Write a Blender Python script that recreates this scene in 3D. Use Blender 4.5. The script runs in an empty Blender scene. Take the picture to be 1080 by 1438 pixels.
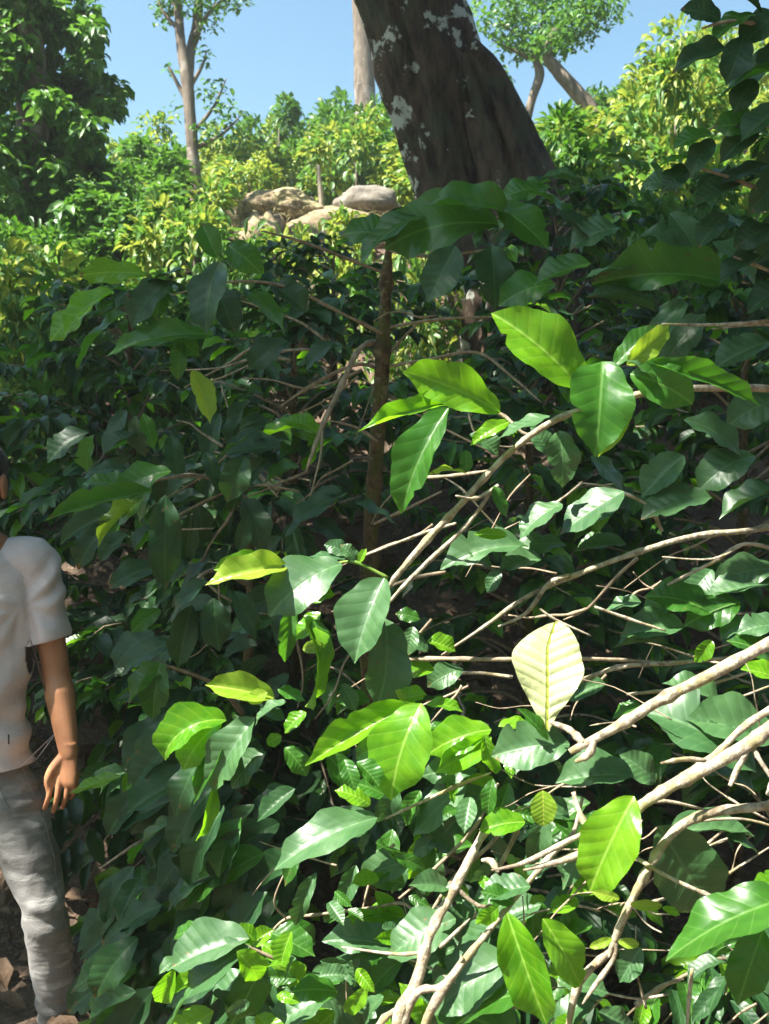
import bpy, bmesh, math, random
import numpy as np
from mathutils import Vector, Matrix, noise
S = bpy.context.scene
COL = S.collection
R = math.radians
random.seed(7)

# ---------------------------------------------------------------- camera
F = 1400.0                       # focal length in photo pixels (photo 1080 x 1438)
PITCH = R(-2.41)
cam_d = bpy.data.cameras.new('camera')
cam = bpy.data.objects.new('camera', cam_d)
COL.objects.link(cam)
CP = Vector((0, 0, 1.55))
cam.location = CP
cam.rotation_euler = (R(90) + PITCH, 0, 0)
cam_d.sensor_fit = 'VERTICAL'
cam_d.sensor_height = 24.0
cam_d.sensor_width = 18.0
cam_d.lens = 24.0 * F / 1438.0
cam_d.clip_end = 1500
cam_d.clip_start = 0.05
cam_d.dof.use_dof = True
cam_d.dof.focus_distance = 1.75
cam_d.dof.aperture_fstop = cam_d.lens / 3.2
S.camera = cam
FW = Vector((0, math.cos(PITCH), math.sin(PITCH)))
UP = Vector((0, -math.sin(PITCH), math.cos(PITCH)))
RT = Vector((1, 0, 0))
def P(px, py, d):
    return CP + RT * ((px - 540) / F * d) + UP * ((719 - py) / F * d) + FW * d
def px_of(p):
    v = Vector(p) - CP
    d = max(v.dot(FW), 1e-3)
    return 540 + v.dot(RT) / d * F, 719 - v.dot(UP) / d * F, d

# ---------------------------------------------------------------- sky, sun, exposure
SUN_EL, SUN_AZ = R(56), R(-115)           # azimuth from +Y, negative = towards -X
SUNV = Vector((math.sin(SUN_AZ) * math.cos(SUN_EL), math.cos(SUN_AZ) * math.cos(SUN_EL), math.sin(SUN_EL)))
W = bpy.data.worlds.new('World')
S.world = W
W.use_nodes = True
wn = W.node_tree.nodes; wl = W.node_tree.links
bg = wn['Background']
sky = wn.new('ShaderNodeTexSky')
sky.sky_type = 'NISHITA'; sky.sun_disc = False
sky.sun_elevation = SUN_EL
sky.sun_rotation = SUN_AZ
sky.air_density = 1.1; sky.dust_density = 2.0; sky.ozone_density = 1.0; sky.altitude = 300
tint = wn.new('ShaderNodeMix'); tint.data_type = 'RGBA'; tint.blend_type = 'MULTIPLY'; tint.inputs[0].default_value = 1.0
tint.inputs[7].default_value = (0.74, 1.0, 0.98, 1)
wl.new(sky.outputs[0], tint.inputs[6]); wl.new(tint.outputs[2], bg.inputs[0])
bg.inputs[1].default_value = 0.064
sd = bpy.data.lights.new('sun', 'SUN')
sd.energy = 5.0; sd.angle = R(0.5); sd.color = (1, 0.95, 0.86)
sun = bpy.data.objects.new('sun', sd)
COL.objects.link(sun)
sun.rotation_euler = SUNV.to_track_quat('Z', 'Y').to_euler()
sun.location = (0, 0, 30)
S.view_settings.view_transform = 'Standard'
S.view_settings.look = 'None'
S.view_settings.exposure = 2.0
S.view_settings.gamma = 1.0
S.view_settings.use_curve_mapping = False
S.cycles.max_bounces = 8
S.cycles.transmission_bounces = 4
S.cycles.transparent_max_bounces = 4

# ---------------------------------------------------------------- node helpers
def new_mat(name):
    m = bpy.data.materials.new(name); m.use_nodes = True
    nt = m.node_tree; nt.nodes.clear()
    return m, nt
class NT:
    def __init__(s, nt): s.nt = nt
    def n(s, t, **kw):
        x = s.nt.nodes.new(t)
        for k, v in kw.items():
            if k == 'ins':
                for a, b in v.items(): x.inputs[a].default_value = b
            else: setattr(x, k, v)
        return x
    def l(s, a, b): s.nt.links.new(a, b)
    def m(s, op, a, b=None, c=None):
        x = s.nt.nodes.new('ShaderNodeMath'); x.operation = op
        for i, v in enumerate((a, b, c)):
            if v is None: continue
            if isinstance(v, (int, float)): x.inputs[i].default_value = v
            else: s.nt.links.new(v, x.inputs[i])
        return x.outputs[0]
    def mix(s, f, a, b, mode='MIX'):
        x = s.nt.nodes.new('ShaderNodeMix'); x.data_type = 'RGBA'; x.blend_type = mode
        for i, v in ((0, f), (6, a), (7, b)):
            if isinstance(v, (int, float)): x.inputs[i].default_value = v
            elif isinstance(v, tuple): x.inputs[i].default_value = (*v[:3], 1)
            else: s.nt.links.new(v, x.inputs[i])
        return x.outputs[2]
    def ramp(s, f, stops):
        x = s.nt.nodes.new('ShaderNodeValToRGB')
        e = x.color_ramp.elements
        while len(e) < len(stops): e.new(0.5)
        for i, (p, c) in enumerate(stops):
            e[i].position = p; e[i].color = (*c[:3], 1) if isinstance(c, tuple) else (c, c, c, 1)
        s.nt.links.new(f, x.inputs[0])
        return x.outputs[0]
    def smooth(s, v, a, b):
        x = s.nt.nodes.new('ShaderNodeMapRange'); x.interpolation_type = 'SMOOTHSTEP'
        s.nt.links.new(v, x.inputs[0]); x.inputs[1].default_value = a; x.inputs[2].default_value = b
        return x.outputs[0]

def leaf_mat(name, c0, c1, trans, tcol, rough=0.36, vein=(0.25, 0.4, 0.12), veinmix=0.5, bump=0.2, brown=0.45, spec=0.5, veins=7.0):
    m, nt = new_mat(name); N = NT(nt)
    uv = N.n('ShaderNodeUVMap', uv_map='UV')
    sp = N.n('ShaderNodeSeparateXYZ'); N.l(uv.outputs[0], sp.inputs[0])
    u = N.m('ABSOLUTE', N.m('SUBTRACT', sp.outputs[0], 0.5))          # 0..0.5 from midrib
    v = sp.outputs[1]
    oi = N.n('ShaderNodeObjectInfo'); ge = N.n('ShaderNodeNewGeometry')
    rnd = N.m('FRACT', N.m('ADD', oi.outputs['Random'], ge.outputs['Random Per Island']))
    rnd2 = N.m('FRACT', N.m('MULTIPLY', rnd, 7.31))
    ph = N.m('SUBTRACT', N.m('MULTIPLY', v, N.m('ADD', N.m('MULTIPLY', rnd2, 3.0), veins - 0.5)), N.m('MULTIPLY', N.m('POWER', u, 0.8), 2.6))
    tri = N.m('ABSOLUTE', N.m('SUBTRACT', N.m('FRACT', ph), 0.5))     # 0.5 at vein
    lat = N.smooth(tri, 0.43, 0.495)
    mid = N.m('SUBTRACT', 1.0, N.smooth(u, 0.008, 0.034))
    puff = N.m('SINE', N.m('MULTIPLY', N.m('FRACT', ph), math.pi))
    tc = N.n('ShaderNodeTexCoord')
    no = N.n('ShaderNodeTexNoise', ins={'Scale': 5.0, 'Detail': 3.0}); N.l(uv.outputs[0], no.inputs['Vector'])
    add = N.n('ShaderNodeVectorMath', operation='ADD')
    cmb = N.n('ShaderNodeCombineXYZ'); N.l(N.m('MULTIPLY', rnd, 31.0), cmb.inputs[0]); N.l(N.m('MULTIPLY', rnd2, 17.0), cmb.inputs[1])
    N.l(uv.outputs[0], add.inputs[0]); N.l(cmb.outputs[0], add.inputs[1]); N.l(add.outputs[0], no.inputs['Vector'])
    fac = N.m('ADD', N.m('MULTIPLY', rnd, 0.6), N.m('MULTIPLY', N.smooth(no.outputs[0], 0.35, 0.65), 0.5))
    base = N.mix(fac, c0, c1)
    vm = N.m('MAXIMUM', N.m('MULTIPLY', lat, 0.45), mid)
    col = N.mix(N.m('MULTIPLY', vm, veinmix), base, vein)
    # brown edge and spots, on some leaves only
    no2 = N.n('ShaderNodeTexNoise', ins={'Scale': 9.0, 'Detail': 4.0}); N.l(add.outputs[0], no2.inputs['Vector'])
    edge = N.m('MULTIPLY', N.smooth(v, 0.72, 1.0), 0.16)
    sick = N.m('GREATER_THAN', rnd2, 1.0 - brown)
    spot = N.m('MULTIPLY', N.smooth(N.m('ADD', no2.outputs[0], edge), 0.66, 0.72), sick)
    col = N.mix(N.m('MULTIPLY', spot, 0.8), col, (0.16, 0.09, 0.03))
    bp = N.n('ShaderNodeBump', ins={'Strength': bump, 'Distance': 0.004})
    hh = N.m('SUBTRACT', N.m('ADD', N.m('MULTIPLY', puff, 0.6), N.m('MULTIPLY', no.outputs[0], 0.8)), N.m('MULTIPLY', mid, 0.5))
    N.l(hh, bp.inputs['Height'])
    pb = N.n('ShaderNodeBsdfPrincipled'); N.l(col, pb.inputs['Base Color'])
    N.l(N.m('ADD', N.m('MULTIPLY', no2.outputs[0], 0.25), rough - 0.12), pb.inputs['Roughness'])
    pb.inputs['Specular IOR Level'].default_value = spec
    N.l(bp.outputs[0], pb.inputs['Normal'])
    tr = N.n('ShaderNodeBsdfTranslucent')
    tcl = N.mix(N.m('MULTIPLY', vm, 0.45), tcol, tuple(min(1, a * 1.8) for a in tcol))
    tcl = N.mix(N.m('MULTIPLY', rnd2, 0.5), tcl, tuple(a * 0.45 for a in tcol))
    tcl = N.mix(N.m('MULTIPLY', spot, 0.8), tcl, (0.12, 0.06, 0.02))
    N.l(tcl, tr.inputs[0]); N.l(bp.outputs[0], tr.inputs[1])
    mx = N.n('ShaderNodeMixShader', ins={0: trans}); N.l(pb.outputs[0], mx.inputs[1]); N.l(tr.outputs[0], mx.inputs[2])
    out = N.n('ShaderNodeOutputMaterial'); N.l(mx.outputs[0], out.inputs[0])
    return m

def bark_mat(name, c0, c1, scale=30, rough=0.85, patch=None, pamt=0.6, ppos=0.6, bump=0.6, bd=0.01, stretch=0.3, moss=None, psc=0.28):
    m, nt = new_mat(name); N = NT(nt)
    tc = N.n('ShaderNodeTexCoord')
    mp = N.n('ShaderNodeMapping'); mp.inputs['Scale'].default_value = (1, 1, stretch); N.l(tc.outputs['Object'], mp.inputs[0])
    no = N.n('ShaderNodeTexNoise', ins={'Scale': scale, 'Detail': 7.0, 'Roughness': 0.65}); N.l(mp.outputs[0], no.inputs['Vector'])
    col = N.mix(N.smooth(no.outputs[0], 0.3, 0.7), c0, c1)
    h = no.outputs[0]
    if moss:
        nm = N.n('ShaderNodeTexNoise', ins={'Scale': scale * 0.35, 'Detail': 5.0}); N.l(tc.outputs['Object'], nm.inputs['Vector'])
        col = N.mix(N.m('MULTIPLY', N.smooth(nm.outputs[0], 0.48, 0.66), 0.7), col, moss)
    if patch:
        n2 = N.n('ShaderNodeTexNoise', ins={'Scale': scale * psc, 'Detail': 6.0, 'Roughness': 0.6}); N.l(tc.outputs['Object'], n2.inputs['Vector'])
        n3 = N.n('ShaderNodeTexNoise', ins={'Scale': scale * 0.06, 'Detail': 2.0}); N.l(tc.outputs['Object'], n3.inputs['Vector'])
        pm = N.smooth(N.m('ADD', n2.outputs[0], N.m('MULTIPLY', N.m('SUBTRACT', n3.outputs[0], 0.5), 0.6)), ppos, ppos + 0.05)
        col = N.mix(N.m('MULTIPLY', pm, pamt), col, patch)
    bp = N.n('ShaderNodeBump', ins={'Strength': bump, 'Distance': bd}); N.l(h, bp.inputs['Height'])
    pb = N.n('ShaderNodeBsdfPrincipled', ins={'Roughness': rough}); N.l(col, pb.inputs['Base Color']); N.l(bp.outputs[0], pb.inputs['Normal'])
    pb.inputs['Specular IOR Level'].default_value = 0.25
    out = N.n('ShaderNodeOutputMaterial'); N.l(pb.outputs[0], out.inputs[0])
    return m

M = {}
M['mature'] = leaf_mat('leaf_mature', (0.009, 0.038, 0.013), (0.026, 0.078, 0.022), 0.12, (0.08, 0.26, 0.02), rough=0.44, vein=(0.06, 0.14, 0.045), spec=0.36, bump=0.16)
M['dusty'] = leaf_mat('leaf_dusty', (0.026, 0.085, 0.026), (0.058, 0.135, 0.045), 0.14, (0.12, 0.32, 0.05), rough=0.42, vein=(0.12, 0.22, 0.10), spec=0.6, bump=0.18)  # mature leaf lightened for the sunlit foreground shrubs; sunlight is in the colour
M['mid'] = leaf_mat('leaf_mid', (0.018, 0.075, 0.009), (0.04, 0.14, 0.014), 0.30, (0.16, 0.50, 0.02), rough=0.34, vein=(0.16, 0.30, 0.08))
M['young'] = leaf_mat('leaf_young', (0.05, 0.19, 0.008), (0.15, 0.33, 0.012), 0.42, (0.30, 0.72, 0.012), rough=0.28, vein=(0.30, 0.48, 0.08), veinmix=0.7, brown=0.15)
M['yellow'] = leaf_mat('leaf_yellow', (0.17, 0.33, 0.02), (0.30, 0.42, 0.05), 0.42, (0.50, 0.75, 0.04), rough=0.30, vein=(0.5, 0.52, 0.1), veinmix=0.8, brown=0.3)
M['pale'] = leaf_mat('leaf_pale', (0.56, 0.63, 0.27), (0.68, 0.72, 0.40), 0.22, (0.8, 0.85, 0.35), rough=0.30, vein=(0.42, 0.50, 0.05), veinmix=1.0, bump=0.5, brown=0.0, veins=9)
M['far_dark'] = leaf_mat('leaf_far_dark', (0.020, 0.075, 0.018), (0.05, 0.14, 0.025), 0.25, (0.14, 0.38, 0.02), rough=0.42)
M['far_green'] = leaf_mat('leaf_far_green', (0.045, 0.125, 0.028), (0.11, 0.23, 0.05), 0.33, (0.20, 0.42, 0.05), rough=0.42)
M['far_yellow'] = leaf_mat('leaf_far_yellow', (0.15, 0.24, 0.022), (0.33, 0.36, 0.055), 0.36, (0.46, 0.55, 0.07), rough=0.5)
M['dead'] = leaf_mat('leaf_dead', (0.10, 0.055, 0.03), (0.20, 0.13, 0.08), 0.1, (0.2, 0.1, 0.04), rough=0.8, vein=(0.2, 0.14, 0.08))
M['branch'] = bark_mat('branch_bark', (0.22, 0.175, 0.12), (0.56, 0.49, 0.38), scale=95, patch=(0.10, 0.065, 0.035), pamt=0.6, ppos=0.60, bd=0.006, bump=0.9, stretch=0.8, moss=(0.30, 0.25, 0.10))
M['twig'] = bark_mat('twig_bark', (0.20, 0.15, 0.10), (0.40, 0.32, 0.22), scale=90, bd=0.002)
M['green_twig'] = bark_mat('green_twig', (0.10, 0.20, 0.03), (0.22, 0.30, 0.06), scale=60, bd=0.001, rough=0.5)
M['mossy'] = bark_mat('mossy_stem', (0.035, 0.022, 0.012), (0.17, 0.12, 0.055), scale=60, moss=(0.09, 0.11, 0.02), bd=0.02, bump=1.0, stretch=.7, patch=(.28, .24, .13), ppos=.6, psc=.8)
M['bark'] = bark_mat('big_bark', (0.018, 0.011, 0.008), (0.090, 0.058, 0.038), scale=16, patch=(0.46, 0.46, 0.40), pamt=0.85, ppos=0.60, psc=0.42, bd=0.04, bump=0.8, moss=(0.05, 0.055, 0.03))
M['far_bark'] = bark_mat('far_bark', (0.085, 0.066, 0.050), (0.22, 0.175, 0.135), scale=14, patch=(0.34, 0.30, 0.25), pamt=0.6, ppos=0.6, bd=0.03)

# ---------------------------------------------------------------- object helpers
def tag(o, label=None, cat=None, group=None, kind=None):
    if label: o['label'] = label
    if cat: o['category'] = cat
    if group: o['group'] = group
    if kind: o['kind'] = kind
    return o
def empty(name, loc, label=None, cat=None, group=None):
    o = bpy.data.objects.new(name, None); COL.objects.link(o)
    o.location = loc; o.empty_display_size = 0.1
    return tag(o, label, cat, group)
def link(name, me, parent=None, mw=None):
    o = bpy.data.objects.new(name, me); COL.objects.link(o)
    if parent is not None:
        o.parent = parent
        o.matrix_parent_inverse = Matrix.Translation(-parent.location)
    if mw is not None: o.matrix_basis = mw
    return o
def mesh_np(name, V, polys, mats, uv=None, mi=None, smooth=True):
    """polys: (n,k) int array of equal sized faces or list of such arrays; uv per loop"""
    me = bpy.data.meshes.new(name)
    if not isinstance(polys, list): polys = [polys]
    polys = [p for p in polys if len(p)]
    V = np.asarray(V, dtype=np.float32)
    li = np.concatenate([p.ravel() for p in polys]).astype(np.int32)
    sizes = np.concatenate([np.full(len(p), p.shape[1], dtype=np.int32) for p in polys])
    starts = np.concatenate([[0], np.cumsum(sizes)[:-1]]).astype(np.int32)
    me.vertices.add(len(V)); me.vertices.foreach_set('co', V.ravel())
    me.loops.add(len(li)); me.loops.foreach_set('vertex_index', li)
    me.polygons.add(len(sizes)); me.polygons.foreach_set('loop_start', starts)
    try: me.polygons.foreach_set('loop_total', sizes)
    except Exception: pass
    if mi is not None: me.polygons.foreach_set('material_index', np.asarray(mi, dtype=np.int32))
    if uv is not None:
        l = me.uv_layers.new(name='UV'); l.data.foreach_set('uv', np.asarray(uv, dtype=np.float32)[li].ravel())
    me.polygons.foreach_set('use_smooth', np.full(len(sizes), smooth))
    for m in mats: me.materials.append(m)
    me.update(); me.validate()
    return me

# ---------------------------------------------------------------- leaves
def leaf_geo(nl, nw, curl=0.5, fold=0.15, wave=0.03, ripple=0.0, twist=0.0, seed=0, tip=1.0, wf=7.0, round_=0.0, bites=(), obo=False):
    r = random.Random(seed)
    ph1, ph2 = r.uniform(0, 6), r.uniform(0, 6)
    V = []; UV = []
    for i in range(nl + 1):
        t = i / nl
        w = 0.5 * max(0.0, math.sin(math.pi * t ** (0.92 + 0.06 * round_))) ** (0.72 - 0.14 * round_)
        if t > 0.82 and not round_: w *= 1 - 0.45 * tip * math.sin(math.pi * min(1, (t - 0.82) / 0.3))
        if obo:
            w = 0.5 * max(0.0, math.sin(math.pi * t ** 1.55)) ** 0.75 + 0.03 * (1 - t)
        w = max(w, 0.012 if i < nl else 0.004)
        a = curl * t
        y = math.sin(a) / curl if abs(curl) > 1e-3 else t
        z = -(1 - math.cos(a)) / curl if abs(curl) > 1e-3 else 0
        tw = twist * t
        for j in range(nw + 1):
            s = -1 + 2 * j / nw
            sgn_ph = ph1 if s < 0 else ph2
            ww = w * (1 + 0.045 * abs(s) * (math.sin(t * wf * 1.9 + sgn_ph) + 0.35 * math.sin(t * wf * 5.1 + sgn_ph * 2)))
            for bt, bs, bw, ba in bites:
                if s * bs > 0.1: ww *= 1 - ba * max(0, abs(s) - .2) * math.exp(-((t - bt) / bw) ** 2)
            x = s * ww
            zz = fold * abs(x) + wave * math.sin(t * wf * 2.2 + sgn_ph) * s * s * min(1, w * 4)
            if ripple: zz += ripple * math.cos(2 * math.pi * (t * 8 - abs(s * w) ** 0.8 * 2.6)) * min(1, abs(s) * 3) * (1 - 0.3 * abs(s)) * min(1, w * 3)
            if obo: x += 0.34 * max(0, t - .72) ** 1.3 * 2.2
            xx = x * math.cos(tw) - zz * math.sin(tw); zz = x * math.sin(tw) + zz * math.cos(tw)
            # bend: offset along local normal
            V.append((xx, y + zz * math.sin(a), z + zz * math.cos(a)))
            UV.append((0.5 + s * w, t))
    V = np.array(V); mid = V[nl * (nw + 1) + nw // 2]
    ang = math.atan2(mid[2], mid[1]); L = math.hypot(mid[1], mid[2])
    c, s_ = math.cos(-ang), math.sin(-ang)
    y = V[:, 1] * c - V[:, 2] * s_; z = V[:, 1] * s_ + V[:, 2] * c
    V[:, 1] = y / L; V[:, 2] = z / L
    Fc = []
    for i in range(nl):
        for j in range(nw):
            a = i * (nw + 1) + j
            Fc.append((a, a + 1, a + nw + 2, a + nw + 1))
    return V, np.array(Fc), np.array(UV)
HI = [leaf_geo(26, 8, (0.3, .8, .5, 1.0, .6, .4, .85, .55, .7, .9)[k], (0.1, .2, .34, .16, .06, .28, .12, .4, .22, .15)[k], (.025, .035, .022, .035, .04, .02, .028, .04, .025, .03)[k], 0.009, (-.2, .3, .1, -.45, .35, 0, .5, -.3, .15, -.1)[k], 20 + k, tip=(1, .8, 1.2, .6, 1, 1.3, .9, 1.1, .7, 1)[k], bites=(((), ((.62, 1, .02, .5),), (), (), (), ((.5, 1, .03, .25),), (), (), ((.78, -1, .02, .6),), ())[k])) for k in range(10)]
HI_CURL = [leaf_geo(26, 8, 1.5 + 0.5 * k, 0.25, 0.03, 0.012, 0.3, 40 + k) for k in range(2)]
HI_PALE = [leaf_geo(28, 10, 0.25, 0.10, 0.03, 0.012, 0.0, 60, wf=5, obo=True)]
HI_ROUND = [leaf_geo(18, 6, 0.4, 0.12, 0.015, 0.004, 0.0, 70 + k, round_=1.0) for k in range(2)]
MIDG = [leaf_geo(7, 4, 0.4 + 0.2 * k, 0.15 + 0.06 * (k % 3), 0.035, 0, 0.3 * ((k % 3) - 1), 80 + k) for k in range(6)]
LOWG = [leaf_geo(3, 2, 0.5 + 0.3 * k, 0.25, 0.0, 0, 0.2 * (k - 1), 90 + k) for k in range(4)]
_lm = {}
def leaf_mesh(setname, geos, k, cls):
    key = (setname, k, cls)
    if key not in _lm:
        V, Fc, UV = geos[k]
        _lm[key] = mesh_np('leaf_' + cls, V, Fc, [M[cls]], uv=UV)
    return _lm[key]
def leaf_matrix(base, tip, nrm, width):
    y = tip - base; L = y.length; y = y / L
    z = nrm - y * nrm.dot(y)
    if z.length < 1e-3: z = Vector((0.1, 0.2, 1)); z = z - y * z.dot(y)
    z.normalize(); x = y.cross(z)
    return Matrix(((x.x * width, y.x * L, z.x * L, base.x), (x.y * width, y.y * L, z.y * L, base.y), (x.z * width, y.z * L, z.z * L, base.z), (0, 0, 0, 1)))
def merged_leaves(name, items, geos, classes):
    """items: list of (Matrix, cls, k)"""
    by = {}
    for m, c, k in items: by.setdefault((c, k % len(geos)), []).append(np.array(m))
    Vs, Fs, Us, Ms = [], [], [], []; off = 0
    for (c, k), ms in by.items():
        V, Fc, UV = geos[k]; A = np.stack(ms)
        W4 = np.einsum('nij,vj->nvi', A[:, :3, :3], V) + A[:, None, :3, 3]
        n = len(ms)
        Vs.append(W4.reshape(-1, 3)); Us.append(np.tile(UV, (n, 1)))
        Fs.append((Fc[None] + (np.arange(n) * len(V))[:, None, None]).reshape(-1, 4) + off)
        Ms.append(np.full(n * len(Fc), classes.index(c))); off += n * len(V)
    return mesh_np(name, np.concatenate(Vs), np.concatenate(Fs), [M[c] for c in classes], uv=np.concatenate(Us), mi=np.concatenate(Ms))

# ---------------------------------------------------------------- tubes
def smooth_path(pts, rad, sub=4):
    P_, R_ = [], []
    n = len(pts)
    for i in range(n - 1):
        p0, p1, p2, p3 = pts[max(i - 1, 0)], pts[i], pts[i + 1], pts[min(i + 2, n - 1)]
        for k in range(sub):
            t = k / sub
            P_.append(0.5 * ((2 * p1) + (p2 - p0) * t + (2 * p0 - 5 * p1 + 4 * p2 - p3) * t * t + (3 * p1 - p0 - 3 * p2 + p3) * t ** 3))
            R_.append(rad[i] * (1 - t) + rad[i + 1] * t)
    P_.append(pts[-1]); R_.append(rad[-1])
    return P_, R_
def tube_geo(pts, rad, ns=8, knob=0.0, seed=0, jit=0.0):
    r = random.Random(seed); nk = r.randint(2, 5)
    V = []; n = len(pts)
    ref = Vector((0.3, 0.9, 0.2))
    for i, p in enumerate(pts):
        t = (pts[min(i + 1, n - 1)] - pts[max(i - 1, 0)]).normalized()
        a = t.cross(ref)
        if a.length < 0.1: a = t.cross(Vector((1, 0, 0)))
        a.normalize(); b = t.cross(a)
        rr = rad[i] * (1 + r.uniform(-jit, jit))
        if knob and i == nk: rr *= 1 + knob * r.uniform(.8, 1.6); nk += r.randint(3, 6)
        for k in range(ns):
            an = 2 * math.pi * k / ns
            q = p + (a * math.cos(an) + b * math.sin(an)) * rr * (1 + r.uniform(-jit, jit) * 0.5)
            V.append(q)
    Fq = []
    for i in range(n - 1):
        for k in range(ns):
            a = i * ns + k; b = i * ns + (k + 1) % ns
            Fq.append((a, b, b + ns, a + ns))
    V.append(pts[0]); V.append(pts[-1])
    Ft = []
    for k in range(ns):
        Ft.append((len(V) - 2, (k + 1) % ns, k))
        Ft.append((len(V) - 1, (n - 1) * ns + k, (n - 1) * ns + (k + 1) % ns))
    return np.array([tuple(v) for v in V]), np.array(Fq), np.array(Ft)
def tube(name, pts, rad, mat, parent=None, ns=8, sub=4, knob=0.0, jit=0.05, seed=0):
    pts = [Vector(p) for p in pts]
    if sub > 1 and len(pts) > 2: pts, rad = smooth_path(pts, rad, sub)
    V, Fq, Ft = tube_geo(pts, rad, ns, knob, seed, jit)
    return link(name, mesh_np(name, V, [Fq, Ft], [mat]), parent)
def tubes_joined(name, lst, mat, parent=None, ns=5):
    Vs, Q, T = [], [], []; off = 0
    for pts, rad in lst:
        V, Fq, Ft = tube_geo([Vector(p) for p in pts], rad, ns, 0, 0, 0.05)
        Vs.append(V); Q.append(Fq + off); T.append(Ft + off); off += len(V)
    return link(name, mesh_np(name, np.concatenate(Vs), [np.concatenate(Q), np.concatenate(T)], [mat]), parent)

# ---------------------------------------------------------------- terrain
def smoothstep(a, b, x):
    t = min(1, max(0, (x - a) / (b - a))); return t * t * (3 - 2 * t)
def terrain(x, y):
    z = 0.0
    if y > 2.9: z += 0.60 * (min(y, 9.0) - 2.9)
    if y > 9.0: z += 0.32 * (min(y, 15.0) - 9.0)
    if y > 15: z -= 0.10 * min(y - 15, 40)
    if x > 0: z += 0.20 * min(x, 9) * smoothstep(4, 12, y)
    z += 0.10 * noise.noise(Vector((x * 0.5, y * 0.5, 0))) + 0.03 * noise.noise(Vector((x * 2, y * 2, 3)))
    return z
def build_ground():
    xs = np.concatenate([[-400, -150, -60, -30], np.arange(-14, 14.01, 0.25), [30, 60, 150, 400]])
    ys = np.concatenate([[-400, -150, -40, -12], np.arange(-5, 20.01, 0.25), [25, 35, 55, 150, 400, 900]])
    V = [(x, y, terrain(max(-40, min(40, x)), y) if y > -6 else 0) for y in ys for x in xs]
    nx = len(xs)
    Fq = np.array([(j * nx + i, j * nx + i + 1, (j + 1) * nx + i + 1, (j + 1) * nx + i) for j in range(len(ys) - 1) for i in range(nx - 1)])
    m, nt = new_mat('leaf_litter_soil'); N = NT(nt)
    tc = N.n('ShaderNodeTexCoord')
    n1 = N.n('ShaderNodeTexNoise', ins={'Scale': 3.0, 'Detail': 6.0}); N.l(tc.outputs['Object'], n1.inputs['Vector'])
    n2 = N.n('ShaderNodeTexNoise', ins={'Scale': 45.0, 'Detail': 5.0}); N.l(tc.outputs['Object'], n2.inputs['Vector'])
    c = N.mix(N.smooth(n1.outputs[0], 0.35, 0.65), (0.05, 0.033, 0.022), (0.12, 0.08, 0.05))
    c = N.mix(N.smooth(n2.outputs[0], 0.5, 0.7), c, (0.17, 0.11, 0.075))
    bp = N.n('ShaderNodeBump', ins={'Strength': 0.8, 'Distance': 0.03}); N.l(n2.outputs[0], bp.inputs['Height'])
    pb = N.n('ShaderNodeBsdfPrincipled', ins={'Roughness': 0.95}); N.l(c, pb.inputs['Base Color']); N.l(bp.outputs[0], pb.inputs['Normal'])
    out = N.n('ShaderNodeOutputMaterial'); N.l(pb.outputs[0], out.inputs[0])
    g = link('hillside_ground', mesh_np('hillside_ground', V, Fq, [m]))
    tag(g, 'dark brown soil of the plantation hillside rising behind the shrubs', None, None, 'structure')
    its = []
    rr = random.Random(3)
    for i in range(9000):
        y = rr.uniform(0.4, 9) if i < 7000 else rr.uniform(8, 10.5); x = rr.uniform(-0.55, 0.55) * (y + 1.5)
        a = rr.uniform(0, 6.28); L = rr.uniform(0.05, 0.13)
        z = terrain(x, y) + rr.uniform(0.005, 0.03)
        b = Vector((x, y, z)); t = b + Vector((math.cos(a), math.sin(a), rr.uniform(-0.2, 0.35))) * L
        its.append((leaf_matrix(b, t, Vector((rr.uniform(-.5, .5), rr.uniform(-.5, .5), 1)), L * rr.uniform(0.35, 0.5)), 'dead', rr.randrange(4)))
    o = link('leaf_litter', merged_leaves('leaf_litter', its, LOWG, ['dead']))
    tag(o, 'curled brown dead leaves lying on the dark soil', 'leaf litter', None, 'stuff')
build_ground()

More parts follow.
